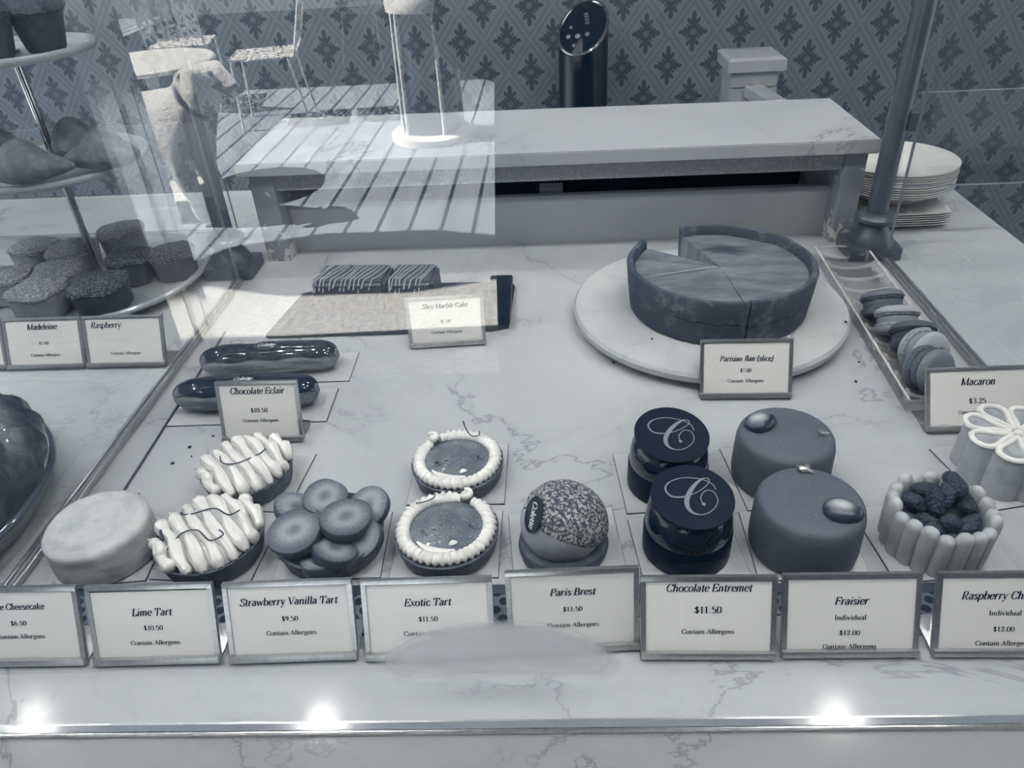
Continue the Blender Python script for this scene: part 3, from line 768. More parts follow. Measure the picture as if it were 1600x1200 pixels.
# chocolate entremets
SWASH = [(1146, 292), (1128, 264), (1062, 243), (960, 240), (880, 262), (850, 297), (885, 330), (965, 328), (1050, 300), (1110, 262), (1112, 240), (1068, 246), (1005, 292), (966, 350), (978, 393), (1032, 410), (1100, 392), (1146, 346), (1130, 303), (1085, 299), (1050, 332), (1061, 362)]
def swash(scale):
    bm = BM(); P = [((x-1005)/225*scale, -(y-325)/140*scale) for x, y in SWASH]
    pts = [(v.x, v.y) for v in cr([(x, y, 0) for x, y in P], 8)]
    n = len(pts); ws = []
    for i in range(n):
        u = i/8; th = .028
        if 10.5 < u < 15: th += .10*sin(pi*(u-10.5)/4.5)
        if 4 < u < 7: th += .02
        ws.append(th*scale)
    ribbon(bm, pts, ws, lambda x, y: (x, y, 0))
    e = pts[-1]
    c = [bm.verts.new((e[0]+.05*scale*cos(a), e[1]+.05*scale*sin(a), 0.00002)) for a in [2*pi*i/16 for i in range(16)]]
    bm.faces.new(c); return bm
def entremet(label, loc, rz, rot):
    t = thing('chocolate_entremet', label, 'cake', loc, rz, 'black glazed cakes')
    bm = BM(); lathe(bm, [(0, 0), (.0315, 0), (.0325, .001), (.0325, .023), (.0315, .0245), (0, .0245)], 64); obj('chocolate_base', bm, mat('dark_chocolate', .03, .4, spec=.2), t)
    bm = BM(); lathe(bm, [(0, .022), (.0308, .022), (.0318, .025), (.0312, .034), (.0295, .042), (.026, .0455), (0, .0462)], 64); obj('glaze', bm, CHOC, t)
    bm = BM(); lathe(bm, [(0, 0), (.0295, 0), (.0298, .0004), (.0298, .0012), (.0294, .0016), (0, .0016)], 64)
    d = obj('disc', bm, mat('black_disc', .025, .45, spec=.15), t, loc=(.001, .0, .0502), rot=rot)
    obj('letter', swash(.0275), GOLDINK, d, loc=(0, 0, .0018), smooth=False)
    return t
board('cake board under the front black glazed cake', (.0945, .405, 0), .1, .078, .068)
board('cake board under the rear black glazed cake', (.0885, .481, 0), .08, .078, .074)
entremet('black glazed round cake with a lettered disc on top, front one', (.0935, .405, BZ), 0, (radians(8), radians(2), -.02))
entremet('black glazed round cake with a lettered disc on top, rear one', (.0885, .4775, BZ), 0, (radians(9), radians(5), -.12))

# fraisiers
def velvet_mat():
    k = NT('velvet_coating'); n = k.noise(620, 2)
    c = k.mix(k.step(k.noise(40, 3), .3, .7), tone(.335), tone(.36)); c = k.mix(k.step(n, .71, .75), c, tone(.7)); k.bump(n, .3, .0003)
    return k.base(c, .65, spec=.35)
VELVET = velvet_mat()
def berry_mat():
    k = NT('halved_strawberry'); x, y, z = k.xyz()
    ex = k.ma('DIVIDE', k.ma('SUBTRACT', x, -.0015), .008); ey = k.ma('DIVIDE', k.ma('SUBTRACT', y, .001), .0055)
    r = k.ma('SQRT', k.ma('ADD', k.ma('MULTIPLY', ex, ex), k.ma('MULTIPLY', ey, ey)))
    c = k.mix(k.step(k.ma('ADD', r, k.ma('MULTIPLY', k.noise(300, 2), .3)), .25, 1.7), tone(.74), tone(.17))
    k.bump(k.noise(500, 2), .3, .0006)
    return k.base(c, .25, spec=.5, coat=.3)
BERRY = berry_mat(); LEAF = mat('silver_leaf', .85, .25, .6)
def fraisier(label, loc, bx, by, brz, fx, fy, seed):
    t = thing('fraisier_cake', label, 'cake', loc, 0, 'velvet coated strawberry cakes')
    bm = BM(); lathe(bm, [(0, 0), (.0365, 0), (.0385, .002), (.0392, .010), (.0385, .036), (.0372, .042), (.0355, .0445), (.033, .0455), (0, .0458)], 80); obj('coating', bm, VELVET, t)
    bm = BM(); lathe(bm, [(0, -.002), (.0128, -.002), (.0132, .001), (.0115, .0042), (.007, .0062), (0, .0068)], 40, fn=lambda x, y, z, a: (x*1.05+.001*cos(2*a), y*.82, z)); obj('half_strawberry', bm, BERRY, t, loc=(bx, by, .047), rot=(0, 0, brz))
    bm = BM(); rnd = random.Random(seed)
    for i in range(5):
        c = Vector((fx+rnd.uniform(-.003, .003), fy+rnd.uniform(-.002, .002), .0462+rnd.uniform(0, .0012)))
        vs = [bm.verts.new(c+Vector((rnd.uniform(-.005, .005), rnd.uniform(-.003, .003), rnd.uniform(0, .004)))) for _ in range(4)]
        for f in ((0, 1, 2), (0, 2, 3), (0, 3, 1), (1, 3, 2)): bm.faces.new([vs[j] for j in f])
    obj('silver_leaf', bm, LEAF, t, smooth=False)
    return t
board('cake board under the front strawberry velvet cake', (.1805, .407, 0), .0, .08, .07)
board('cake board under the rear strawberry velvet cake', (.185, .486, 0), .1, .082, .078)
fraisier('smooth velvet cake topped with half a strawberry at its front right', (.1795, .4065, BZ), .0165, -.014, -.25, .004, .03, 1)
fraisier('smooth velvet cake topped with half a strawberry at its left, rear one', (.182, .484, BZ), -.019, .011, .5, .026, -.006, 2)

# charlotte with ladyfingers
t = thing('charlotte_cake', 'small cake ringed by ladyfingers and heaped with dark berries', 'cake', (.274, .4075, BZ))
board('cake board under the ladyfinger cake', (.276, .411, 0), .1, .09, .076)
SPONGE = mat('ladyfinger', .74, .6, L2=.66, sc=60, bump=.35, bsc=420)
for i in range(19):
    a = 2*pi*i/19+.1; hh = .040+.0022*sin(i*2.3)
    bm = BM(); lathe(bm, [(0, 0), (.0056, 0), (.006, .001), (.0061, hh-.006), (.0053, hh-.0025), (.003, hh-.0006), (0, hh)], 14, fn=lambda x, y, z, b: (x*.8, y*.98, z))
    obj('ladyfinger', bm, SPONGE, t, loc=(.0318*cos(a), .0318*sin(a), 0), rot=(0, radians(1.5), a))
bm = BM(); lathe(bm, [(0, .001), (.0275, .001), (.0275, .026), (0, .027)], 40); obj('sponge_core', bm, mat('dark_sponge', .3, .8), t)
RASP = NT('dark_raspberry'); vz = RASP.add('ShaderNodeTexVoronoi'); vz.inputs['Scale'].default_value = 420; RASP.put(vz.inputs['Vector'], RASP.co())
RASP.bump(RASP.ma('SUBTRACT', 1.0, vz.outputs[0]), .8, .0016); RASPM = RASP.base(tone(.185), .5, spec=.4)
rnd = random.Random(11)
BR = [(-.0155, .006, .0425, .35, .2, 1.2), (-.006, .002, .0475, .9, 0, .2), (.005, .009, .047, .6, .4, -.5), (.012, .014, .053, .3, 1.1, .3), (.0175, .0005, .0425, .8, .2, 2.7), (.002, -.012, .0395, .7, -.3, 1.9),
      (-.0125, -.011, .0375, .2, .5, .7), (.0125, -.013, .038, .5, .1, -1.1), (-.003, .0195, .042, .2, .3, 1.6), (.018, .0125, .041, .4, -.4, .8)]
for i, (x, y, z, rx, ry, rz) in enumerate(BR):
    bm = BM(); M = Matrix.Rotation(rz, 3, 'Z') @ Matrix.Rotation(rx, 3, 'X') @ Matrix.Rotation(ry, 3, 'Y')
    blob(bm, (0, 0, 0), (.0062, .0115, .0066), 3, .0016, 190, M, i)
    obj('raspberry_half', bm, RASPM, t, loc=(x, y, z-.0085))

# flower topped cakes
def flower_cake(label, loc, rz):
    t = thing('flower_cake', label, 'cake', loc, rz, 'pale flower topped cakes')
    N = 8; NS = 128
    def rad(a, k=1.0): return (.0335+.006*abs(cos(N*a/2))**.8)*k
    bm = BM(); prof = [(0, 0), (1, 0), (1.0, .004), (.965, .034), (.94, .0385), (0, .0385)]
    rings = lathe(bm, prof, NS, fn=lambda x, y, z, a: (x*rad(a), y*rad(a), z))
    obj('lobed_cake', bm, mat('pale_sugar_coat', .7, .6, L2=.64, sc=70, bump=.3, bsc=380), t)
    bm = BM(); g = BM()
    for i in range(N):
        a = 2*pi*i/N; P = []
        for (u, v) in ((.006, 0), (.016, .0042), (.026, .0092), (.0335, .0088), (.0372, .004), (.038, 0), (.0372, -.004), (.0335, -.0088), (.026, -.0092), (.016, -.0042)):
            P.append((u*cos(a)-v*sin(a), u*sin(a)+v*cos(a), .0402))
        P = cr(P, 4, True); tube(bm, P, .0024, 8, closed=True, flat=.8)
        prism(g, [(p.x*.985, p.y*.985) for p in P], .0386, .0394)
    blob(bm, (0, 0, .04), (.004, .004, .003), 2)
    obj('piped_petals', bm, CREAM, t)
    obj('gel_filling', g, mat('clear_gel', .6, .12, L2=.72, sc=50, coat=.5), t)
    return t
board('cake board under the flower topped cake by the macaron sign', (.368, .4865, 0), .2, .088, .078)
flower_cake('pale lobed cake with piped flower petals, behind the berry cake', (.363, .4845, BZ), .2)
board('cake board under the flower topped cake at the right edge', (.402, .4, 0), .14, .082, .076)
flower_cake('pale lobed cake mostly cut off by the right picture edge', (.399, .407, BZ), .1)

# ================================================================== SECOND ROW
# marble stand and flan
t = thing('cake_stand', 'low round white marble stand under the cut flan', 'stand', (.169, .755, 0))
bm = BM(); lathe(bm, [(0, 0), (.11, 0), (.142, .005), (.149, .010), (.1495, .016), (.147, .0195), (.142, .0205), (0, .0205)], 96); obj('round_slab', bm, MARBLE_STAND, t)
t = thing('flan', 'deep brown crusted custard flan with one wedge cut out', 'tart', (.1775, .752, .0208))
FR = NT('baked_crust'); fx, fy, fz = FR.xyz(); fn_ = FR.noise(60, 5, .65); FR.bump(FR.noise(380, 4), .7, .0012)
cw = FR.noise(26, 4, .6, vec=FR.scale(FR.co(), (1, 1, .9)))
crk = FR.ma('SUBTRACT', 1.0, FR.step(FR.ma('ABSOLUTE', FR.ma('SUBTRACT', FR.ma('ADD', fz, FR.ma('MULTIPLY', FR.ma('SUBTRACT', cw, .5), .03)), .027)), .0003, .0007))
crk = FR.ma('MULTIPLY', crk, FR.step(fy, -.07, -.08))
fc = FR.mix(FR.step(fn_, .48, .72), tone(.27), tone(.42))
FRM = FR.base(FR.mix(crk, fc, tone(.08)), .75, spec=.3)
FT = NT('browned_custard'); ft = FT.noise(1, 5, .65, vec=FT.scale(FT.co(), (14, 46, 1))); fb = FT.noise(11, 3)
FTC = FT.mix(FT.step(ft, .35, .7), tone(.41), tone(.54)); tx, ty, tz = FT.xyz()
d0 = FT.ma('SQRT', FT.ma('ADD', FT.ma('POWER', FT.ma('SUBTRACT', tx, .012), 2.0), FT.ma('POWER', FT.ma('MULTIPLY', FT.ma('SUBTRACT', ty, .045), 1.5), 2.0)))
FTC = FT.mix(FT.ma('MULTIPLY', FT.ma('SUBTRACT', 1.0, FT.step(FT.ma('ADD', d0, FT.ma('MULTIPLY', FT.ma('SUBTRACT', ft, .5), .05)), .006, .034)), .85), FTC, tone(.2))
FTM = FT.base(FTC, .22, spec=.5, coat=.25)
A0, A1, AS = radians(108), radians(-218), radians(-84)      # wedge runs from A0 round to A1 (clockwise); AS: the slit
def sweep(prof, a0, a1, seg, m, name):
    bm = BM(); n = len(prof); R = []
    for i in range(seg+1):
        a = a0+(a1-a0)*i/seg
        R.append([bm.verts.new((r*cos(a)+.0006*noise.noise(Vector((r*cos(a)*60, r*sin(a)*60, z*60))), r*sin(a), z+(.0016*noise.noise(Vector((cos(a)*3, sin(a)*3, 1))) if z > .04 else 0))) for r, z in prof])
    for i in range(seg):
        for j in range(n): bm.faces.new((R[i][j], R[i][(j+1) % n], R[i+1][(j+1) % n], R[i+1][j]))
    bm.faces.new(R[0]); bm.faces.new(R[-1][::-1])
    obj(name, bm, m, t)
crust = [(.0005, 0), (.090, 0), (.0955, .002), (.0985, .03), (.1, .049), (.0985, .0515), (.094, .0515), (.0925, .049), (.0915, .0415), (.0905, .006), (.0005, .006)]
cust = [(.0005, .0062), (.0903, .0062), (.0912, .0415), (.087, .0425), (.05, .0432), (.0005, .0436)]
for a0, a1 in ((A0, AS+.007), (AS-.007, A1)):
    sg = max(12, int(abs(a1-a0)/.05)); sweep(crust, a0, a1, sg, FRM, 'crust'); sweep(cust, a0, a1, sg, FTM, 'custard')
bm = BM(); tube(bm, [(-.004+cos(radians(194))*r*1.0, sin(radians(194))*r, .0440) for r in (.0, .03, .06, .085)], [.0011, .001, .0008, .0004], 6, flat=.5); obj('cut_line', bm, mat('pale_custard', .62, .4), t)

# marble cake on its slate
t = thing('slate_tray', 'dark rectangular slate tray under the striped cake', 'tray', (-.193, .79, 0), radians(.5))
SL = mat('dark_slate', .17, .3, L2=.21, sc=30, spec=.5)
bm = BM(); prism(bm, [(-.142, -.056), (.118, -.056), (.138, -.05), (.142, .05), (.136, .06), (-.085, .064), (-.125, .045)], 0, .006)
bmesh.ops.bevel(bm, geom=bm.edges[:], offset=.0012, segments=2, affect='EDGES'); obj('slate_base', bm, SL, t)
bm = BM(); box(bm, .112, .14, -.051, .058, .006, .016, .003); obj('raised_end', bm, mat('black_slate', .06, .35), t)
bm = BM(); tube(bm, [(-.128, -.05, .0075), (-.103, .05, .0075)], .0018, 8); obj('metal_bar', bm, mat('grey_bar', .45, .35, .6), t)
GL = NT('glazed_cake_side'); gn = GL.noise(160, 4); GL.bump(gn, .3, .0008); GLM = GL.base(GL.mix(GL.step(gn, .4, .7), tone(.2), tone(.27)), .45)
TOPM = mat('chocolate_top', .27, .35, L2=.31, sc=60)
def loaf_piece(label, x0, x1, group):
    t = thing('marble_cake', label, 'cake', (-.213, .808, .0063), radians(-3), group)
    bm = BM(); prism(bm, [(x0, -.026), (x1, -.026), (x1, .03), (x0, .03)], 0, .036)
    for v in bm.verts:
        if v.co.z > .02: v.co.y *= .93; v.co.x += .002 if v.co.x < -.07 else 0
    bmesh.ops.bevel(bm, geom=[e for e in bm.edges if e.verts[0].co.z > .02 or e.verts[1].co.z > .02], offset=.0045, segments=3, affect='EDGES')
    for f in bm.faces: f.material_index = 1 if f.calc_center_median().z > .031 else 0
    obj('loaf', bm, [GLM, TOPM], t)
    rnd = random.Random(int(x0*1000)); n = int((x1-x0)/.0068)
    for i in range(n):
        x = x0+.006+(x1-x0-.010)*i/n+rnd.uniform(-.002, .002); sl = rnd.uniform(.012, .02)
        P = []
        for j in range(9):
            u = j/8; xx = min(max(x-.006+sl*(u-.1)+.0014*sin(u*5+i), x0+.003), x1-.003); yy = -.0255+.050*u
            zz = .0366 if .1 < u < .95 else .034
            P.append((xx, yy if u > 0 else -.0262, zz if u > 0 else .026+rnd.uniform(-.004, .004)))
        bm = BM(); tube(bm, cr(P, 4), .0009, 6); obj('icing_line', bm, mat('pale_icing', .66, .4), t)
    return t
loaf_piece('long striped chocolate loaf piece, left on the slate tray', -.076, .014, 'striped cake pieces')
loaf_piece('short striped chocolate loaf piece, right on the slate tray', .0165, .071, 'striped cake pieces')

# eclairs
CHX = NT('ribbed_choux'); wx, wy, wz = CHX.xyz()
cn = CHX.noise(1, 5, .6, vec=CHX.scale(CHX.co(), (22, 150, 190))); CHX.bump(cn, .8, .002)
CHXM = CHX.base(CHX.mix(CHX.step(cn, .35, .65), tone(.33), tone(.54)), .6)
def eclair(label, loc, rz, L):
    t = thing('eclair', label, 'eclair', loc, rz, 'chocolate eclairs')
    bm = BM(); n = 40; pts = []; rs = []
    for i in range(n+1):
        u = -1+2*i/n; r = .0175*(1-abs(u)**7)**.5+.0006*sin(u*9); pts.append((u*L/2, .0012*sin(u*3), .0155)); rs.append(max(r, .002))
    tube(bm, pts, rs, 28, flat=.86)
    for v in bm.verts: v.co.z = max(v.co.z, .0006)
    obj('choux_body', bm, CHXM, t)
    bm = BM(); R = []
    for i in range(n+1):
        u = -.97+1.94*i/n; r = .0176*(1-abs(u)**7)**.5+.0006*sin(u*9); ring = []
        for j in range(15):
            a = radians(30+4*sin(u*11))+(pi-radians(60))*j/14
            ring.append(bm.verts.new((u*L/2, .0012*sin(u*3)+(r+.0009)*cos(a), .0155+(r*.88+.0018)*sin(a))))
        for j in range(13, 0, -1):
            a = radians(32)+(pi-radians(64))*j/14
            ring.append(bm.verts.new((u*L/2, .0012*sin(u*3)+(r-.001)*cos(a), .0155+(r*.85-.001)*sin(a))))
        R.append(ring)
    for A, B in zip(R, R[1:]):
        for j in range(len(A)): bm.faces.new((A[j], A[(j+1) % len(A)], B[(j+1) % len(A)], B[j]))
    bm.faces.new(R[0]); bm.faces.new(R[-1][::-1])
    obj('chocolate_glaze', bm, mat('dark_chocolate_glaze', .1, .1, spec=.5, coat=.5), t)
    bm = BM(); lathe(bm, [(0, 0), (1, 0), (1, .8), (.95, 1), (0, 1)], 40, fn=lambda x, y, z, a: (x*.0135, y*.0068, z*.0012))
    p = obj('plaque', bm, PLAQUE, t, loc=(.001, -.0022, .0324), rot=(radians(9), 0, 0))
    bm = text_bm('Colette', .0045, .35, 1.2, 0, width=.0185, put=lambda x, y: (x, y-.0018, .0014)); obj('lettering', bm, WHITEINK, p, smooth=False)
    return t
board('cake board under the front eclair', (-.3035, .598, 0), .02, .158, .056)
board('cake board under the rear eclair', (-.300, .667, 0), .02, .165, .056)
eclair('glossy chocolate eclair with an oval plaque, behind its price sign', (-.3085, .600, BZ), radians(1), .146)
eclair('glossy chocolate eclair with an oval plaque, the rear one by the slate tray', (-.3045, .663, BZ), radians(2.5), .148)

# macarons in a clear tray
def acrylic(name, dw):
    k = NT(name); lw = k.add('ShaderNodeLayerWeight'); lw.inputs[0].default_value = .35
    tr = k.add('ShaderNodeBsdfTransparent'); tr.inputs[0].default_value = (.985, .985, .99, 1)
    gl = k.add('ShaderNodeBsdfGlossy'); gl.inputs['Roughness'].default_value = .04
    df = k.add('ShaderNodeBsdfDiffuse'); df.inputs[0].default_value = tone(.95)
    m1 = k.add('ShaderNodeMixShader'); m1.inputs[0].default_value = dw; k.t.links.new(tr.outputs[0], m1.inputs[1]); k.t.links.new(df.outputs[0], m1.inputs[2])
    mx = k.add('ShaderNodeMixShader'); k.put(mx.inputs[0], k.ma('MULTIPLY', k.ma('POWER', lw.outputs[1], 3.0), .3)); k.t.links.new(m1.outputs[0], mx.inputs[1]); k.t.links.new(gl.outputs[0], mx.inputs[2])
    k.t.links.new(mx.outputs[0], k.out.inputs[0]); return k.m
ACR = acrylic('clear_acrylic', .015); ACR2 = acrylic('highlight_acrylic', .22)  # second one: pale diffuse imitates highlights on ribs and posts
TX = lambda y: .3625-.014*(.90-y)/.33
t = thing('macaron_tray', 'long clear acrylic tray with ribbed slots, half filled', 'tray', (.3555, .735, 0), radians(-2.2))
bm = BM(); LH, WH = .168, .031
box(bm, -WH, WH, -LH, LH, 0, .003, .0008); obj('tray_floor', bm, ACR, t)
for s in (-1, 1):
    bm = BM(); box(bm, s*WH-.0022, s*WH+.0022, -LH, LH, .0032, .014, .0012); obj('side_wall', bm, ACR, t)
    bm = BM(); box(bm, -WH+.003, WH-.003, s*LH-.0022, s*LH+.0022, .0032, .014, .0012); obj('end_wall', bm, ACR, t)
for i in range(11):
    y = -LH+.0305*(i+.5); bm = BM(); P = [(-.025, y, .011), (-.0125, y+.002, .0065), (0, y+.003, .005), (.0125, y+.002, .0065), (.025, y, .011)]
    tube(bm, cr(P, 4), .0017, 8); obj('slot_rib', bm, ACR2, t)
    for s in (-1, 1):
        bm = BM(); box(bm, s*.0275-.0014, s*.0275+.0014, y-.004, y+.004, .0032, .0155, .0008); obj('slot_post', bm, ACR2, t)
bm = BM(); tube(bm, [(-WH, -LH, .0145), (-WH, LH, .0145), (WH, LH, .0145), (WH, -LH, .0145)], .0012, 6, closed=True, up=(0, 0, 1)); obj('tray_rim', bm, acrylic('highlight_acrylic_rim', .55), t)  # pale rim tube paints a highlight along the top edges
def macaron(label, loc, rot, L, r=.0215):
    t = thing('macaron', label, 'macaron', loc, 0, 'macarons in the clear tray'); t.rotation_euler = rot
    sm = mat('macaron_shell_%d' % int(L*100), L, .55, L2=L+.03, sc=80); fm = mat('macaron_foot_%d' % int(L*100), L*.97, .8, L2=L*.8, sc=500, bump=1.0, bsc=600, bd=.0015)
    for s in (1, -1):
        bm = BM(); lathe(bm, [(0, s*.0035), (r*.93, s*.0035), (r*1.02, s*.0064)] if s > 0 else [(r*1.02, s*.0064), (r*.93, s*.0035), (0, s*.0035)], 96, fn=wob(.0014, 420, L*10)); lathe(bm, [(r*1.02, s*.0064), (r*.9, s*.0061)], 48); f = bm
        obj('ruffled_foot', f, fm, t)
        bm = BM(); lathe(bm, [(r*.9, s*.006), (r*1.0, s*.0064), (r*1.005, s*.008), (r*.93, s*.0115), (r*.72, s*.0138), (r*.4, s*.0149), (0, s*.0152)], 48); obj('shell', bm, sm, t)
    bm = BM(); lathe(bm, [(0, -.0034), (r*.86, -.0034), (r*.9, 0), (r*.86, .0034), (0, .0034)], 40, fn=wob(.0008, 200, 2)); obj('filling', bm, mat('macaron_filling_%d' % int(L*100), L*.8, .6), t)
    return t
for label, (px, py), z, lean, yaw, L in (('dark grey macaron leaning back, farthest in the tray', (.351, .7335), .0235, -40, 3, .40), ('pale speckled macaron leaning back, second from the far end', (.3525, .6975), .0235, -38, -4, .66),
                                         ('darkest macaron, mostly hidden behind a pale one', (.3555, .6635), .0235, -44, -6, .28), ('pale macaron standing upright behind the nearest one', (.3535, .634), .0255, 78, 20, .66),
                                         ('mid grey macaron facing front, nearest in the tray', (.3455, .603), .0250, 74, 24, .42)):
    e = Matrix.Rotation(radians(yaw), 3, 'Z') @ Matrix.Rotation(radians(lean), 3, 'X')
    macaron(label, (px, py, z), e.to_euler(), L)

# ================================================================== LEFT BAY: tiered stand
PORC = mat('white_porcelain', .66, .18, spec=.6)
SX, SY = -.604, .886
t = thing('tiered_stand', 'three tier porcelain cake stand on a chrome rod', 'cake stand', (SX, SY, 0))
def plate_bm(r, z, rim=.007):
    bm = BM(); lathe(bm, [(.004, z-.004), (r*.8, z-.004), (r*.97, z-.002), (r, z+.002), (r, z+.005), (r*.985, z+rim), (r*.96, z+rim), (r*.93, z+.001), (r*.9, z), (.004, z), (.004, z-.004)], 96); return bm
for r, z in ((.14, .012), (.107, .165), (.088, .29)): obj('plate', plate_bm(r, z), PORC, t)
bm = BM(); lathe(bm, [(0, 0), (.05, 0), (.048, .004), (.02, .0075), (0, .0075)], 40); obj('foot', bm, PORC, t)
for z0, z1 in ((.0125, .1605), (.1655, .2855), (.2905, .41)):
    bm = BM(); lathe(bm, [(.0, z0), (.009, z0), (.009, z0+.0025), (.0045, z0+.003), (.0045, z1), (0, z1)], 24); obj('rod', bm, CHROME, t)
# bottom tier: crumb topped cakes
def crumb_mat(nm, La, Lb):
    k = NT(nm); n = k.noise(420, 4, .75); k.bump(n, 1.0, .004); return k.base(k.mix(k.step(n, .45, .58), tone(La), tone(Lb)), .8)
CT1, CT2 = crumb_mat('pale_crumble', .48, .76), crumb_mat('grey_crumble', .12, .5)
CB1, CB2 = mat('pale_cake_side', .62, .6, L2=.55, sc=70, bump=.3, bsc=250), mat('dark_cake_side', .17, .55, L2=.23, sc=60, bump=.3, bsc=250)
def tea_cake(label, loc, rz, dark, w=.026):
    t = thing('crumble_cake', label, 'cake', loc, rz, 'crumble cakes on the bottom tier')
    def sq(x, y, z, a):
        r = hypot(x, y); c, s_ = cos(a), sin(a); k = (abs(c)**3.2+abs(s_)**3.2)**(-1/3.2)
        return x*k+.0012*noise.noise(Vector((x*60, y*60, z*50+loc[0]*40))), y*k, z+(.003*noise.noise(Vector((x*70, y*70, loc[1]*50))) if z > .028 else 0)
    bm = BM(); lathe(bm, [(0, 0), (w*.8, 0), (w*.88, .002), (w*.98, .03), (0, .031)], 56, fn=sq); obj('cake', bm, CB2 if dark else CB1, t)
    bm = BM(); lathe(bm, [(w*.97, .0295), (w*1.03, .031), (w*1.0, .034), (w*.7, .0375), (w*.35, .0385), (0, .039)], 56, fn=lambda x, y, z, a: (lambda q: (q[0], q[1], q[2]+.0012*noise.noise(Vector((x*260, y*260, 3)))))(sq(x, y, z, a))); obj('crumble_top', bm, CT2 if dark else CT1, t)
    return t
TZ = .0125
for label, x, y, rz, dk, w in (('dark crumble cake in front of the chrome rod', -.551, .797, .25, 1, .033), ('dark crumble cake right of the chrome rod', -.5494, .874, .1, 1, .027), ('pale crumble cake at the front left of the tier', -.6224, .787, -.1, 0, .0315),
                            ('pale crumble cake left of the chrome rod', -.6264, .842, .3, 0, .0285), ('pale crumble cake behind the chrome rod', -.642, .9043, .2, 0, .031), ('pale crumble cake tucked left of the one behind the rod', -.7016, .9166, -.2, 0, .0285),
                            ('pale crumble cake at the back of the tier', -.6036, .9633, .4, 0, .03), ('pale crumble cake cut by the left edge of the photo', -.6853, .828, .2, 0, .027)):
    tea_cake(label, (x, y, TZ+.001), rz, dk, w)
tea_cake('crumble cake right of the plate, seen through the glare bars', (-.497, .8843, TZ+.001), .3, 1, .0275)
# middle tier: madeleines
MAD = NT('golden_madeleine'); mn = MAD.noise(90, 5); MAD.bump(MAD.noise(500, 3), .5, .0008); MADM = MAD.base(MAD.mix(MAD.step(mn, .4, .65), tone(.3), tone(.42)), .6, coat=.1)
def madeleine(label, loc, rz, tilt=0.0, k=1.0):
    t = thing('madeleine', label, 'madeleine', loc, rz, 'madeleines on the middle tier')
    bm = BM(); n = 30; pts = []; rs = []
    for i in range(n+1):
        u = i/n; w = sin(pi*min(u*.93+.035, 1))**.75*(1-.42*u); pts.append(((-.5+u)*.074*k, 0, .016*k+.0035*k*sin(pi*u))); rs.append(max(.027*k*w, .0012))
    tube(bm, pts, rs, 26, flat=.66)
    for v in bm.verts:
        a = atan2(v.co.z-.016*k, v.co.y)
        if v.co.z < .014*k: v.co.z += .0009*sin(v.co.y*900)
        h = hypot(v.co.x+.006*k, v.co.y)
        if v.co.z > .016*k: v.co.z += .011*k*max(0, 1-(h/(.021*k))**2)
        v.co.z = max(v.co.z, .0004)
    obj('sponge', bm, MADM, t, rot=(tilt, 0, 0))
    return t
for label, x, y, rz, tl, kk in (('madeleine pointing left, right of the chrome rod', -.517, .838, radians(192), 0, 1.15), ('humped madeleine behind the chrome rod', -.576, .9, radians(95), 0, 1.15), ('pale madeleine in front left of the chrome rod', -.575, .80, radians(12), 0, 1.2), ('madeleine at the left, behind the pale front one', -.651, .869, radians(-25), 0, 1.1)):
    madeleine(label, (x, y, .1655), rz, tl, kk)
# top tier: muffins
MUF = mat('dark_muffin', .17, .6, L2=.24, sc=70, bump=.6, bsc=240, bd=.002); MUT = mat('muffin_crown', .2, .7, L2=.31, sc=90, bump=1.0, bsc=200, bd=.004)
def muffin(label, loc, s=1.0, sd=1):
    t = thing('muffin', label, 'muffin', loc, 0, 'muffins on the top tier')
    bm = BM(); lathe(bm, [(0, 0), (.021*s, 0), (.0235*s, .004), (.0325*s, .04), (0, .042)], 48, fn=wob(.0012, 60, sd)); obj('cup', bm, MUF, t)
    bm = BM(); lathe(bm, [(.0315*s, .0385), (.0365*s, .041), (.037*s, .046), (.031*s, .0535), (.016*s, .0585), (0, .0595)], 56, fn=wob(.0045, 70, sd+3)); obj('crown', bm, MUT, t)
    return t
muffin('dark muffin on the top tier, right one', (-.562, .886, .291), .88, 1)
muffin('dark muffin on the top tier, left one cut by the photo edge', (-.598, .848, .291), .86, 2)

# croissants in a dark glass dish
t = thing('croissant_dish', 'dark oval glass dish holding croissants at the left edge', 'dish', (-.585, .425, 0))
DG = NT('smoked_glass'); DG.base(tone(.16), .12, spec=.7, coat=.5)
bm = BM(); E = lambda x, y, z, a: (x*1.0, y*.93, z)
lathe(bm, [(0, 0), (.11, 0), (.150, .010), (.1605, .027), (.1625, .030), (.160, .0315), (.1565, .028), (.147, .013), (.108, .004), (0, .004)], 96, fn=E); obj('bowl', bm, DG.m, t)
bm = BM(); tube(bm, [(x, y*.93, .0312) for x, y, z in ring_pts(.1602, 96)], .0034, 10, closed=True); obj('glass_rim', bm, mat('dark_glass_rim', .22, .06, spec=.8, coat=1.0), t)
CRO = NT('croissant_crust'); cx_, cy_, cz_ = CRO.xyz(); q = CRO.noise(1, 5, .6, vec=CRO.scale(CRO.co(), (60, 200, 120))); CRO.bump(q, .6, .0015)
CROM = CRO.base(CRO.mix(CRO.step(q, .35, .7), tone(.13), tone(.29)), .3, coat=.2)
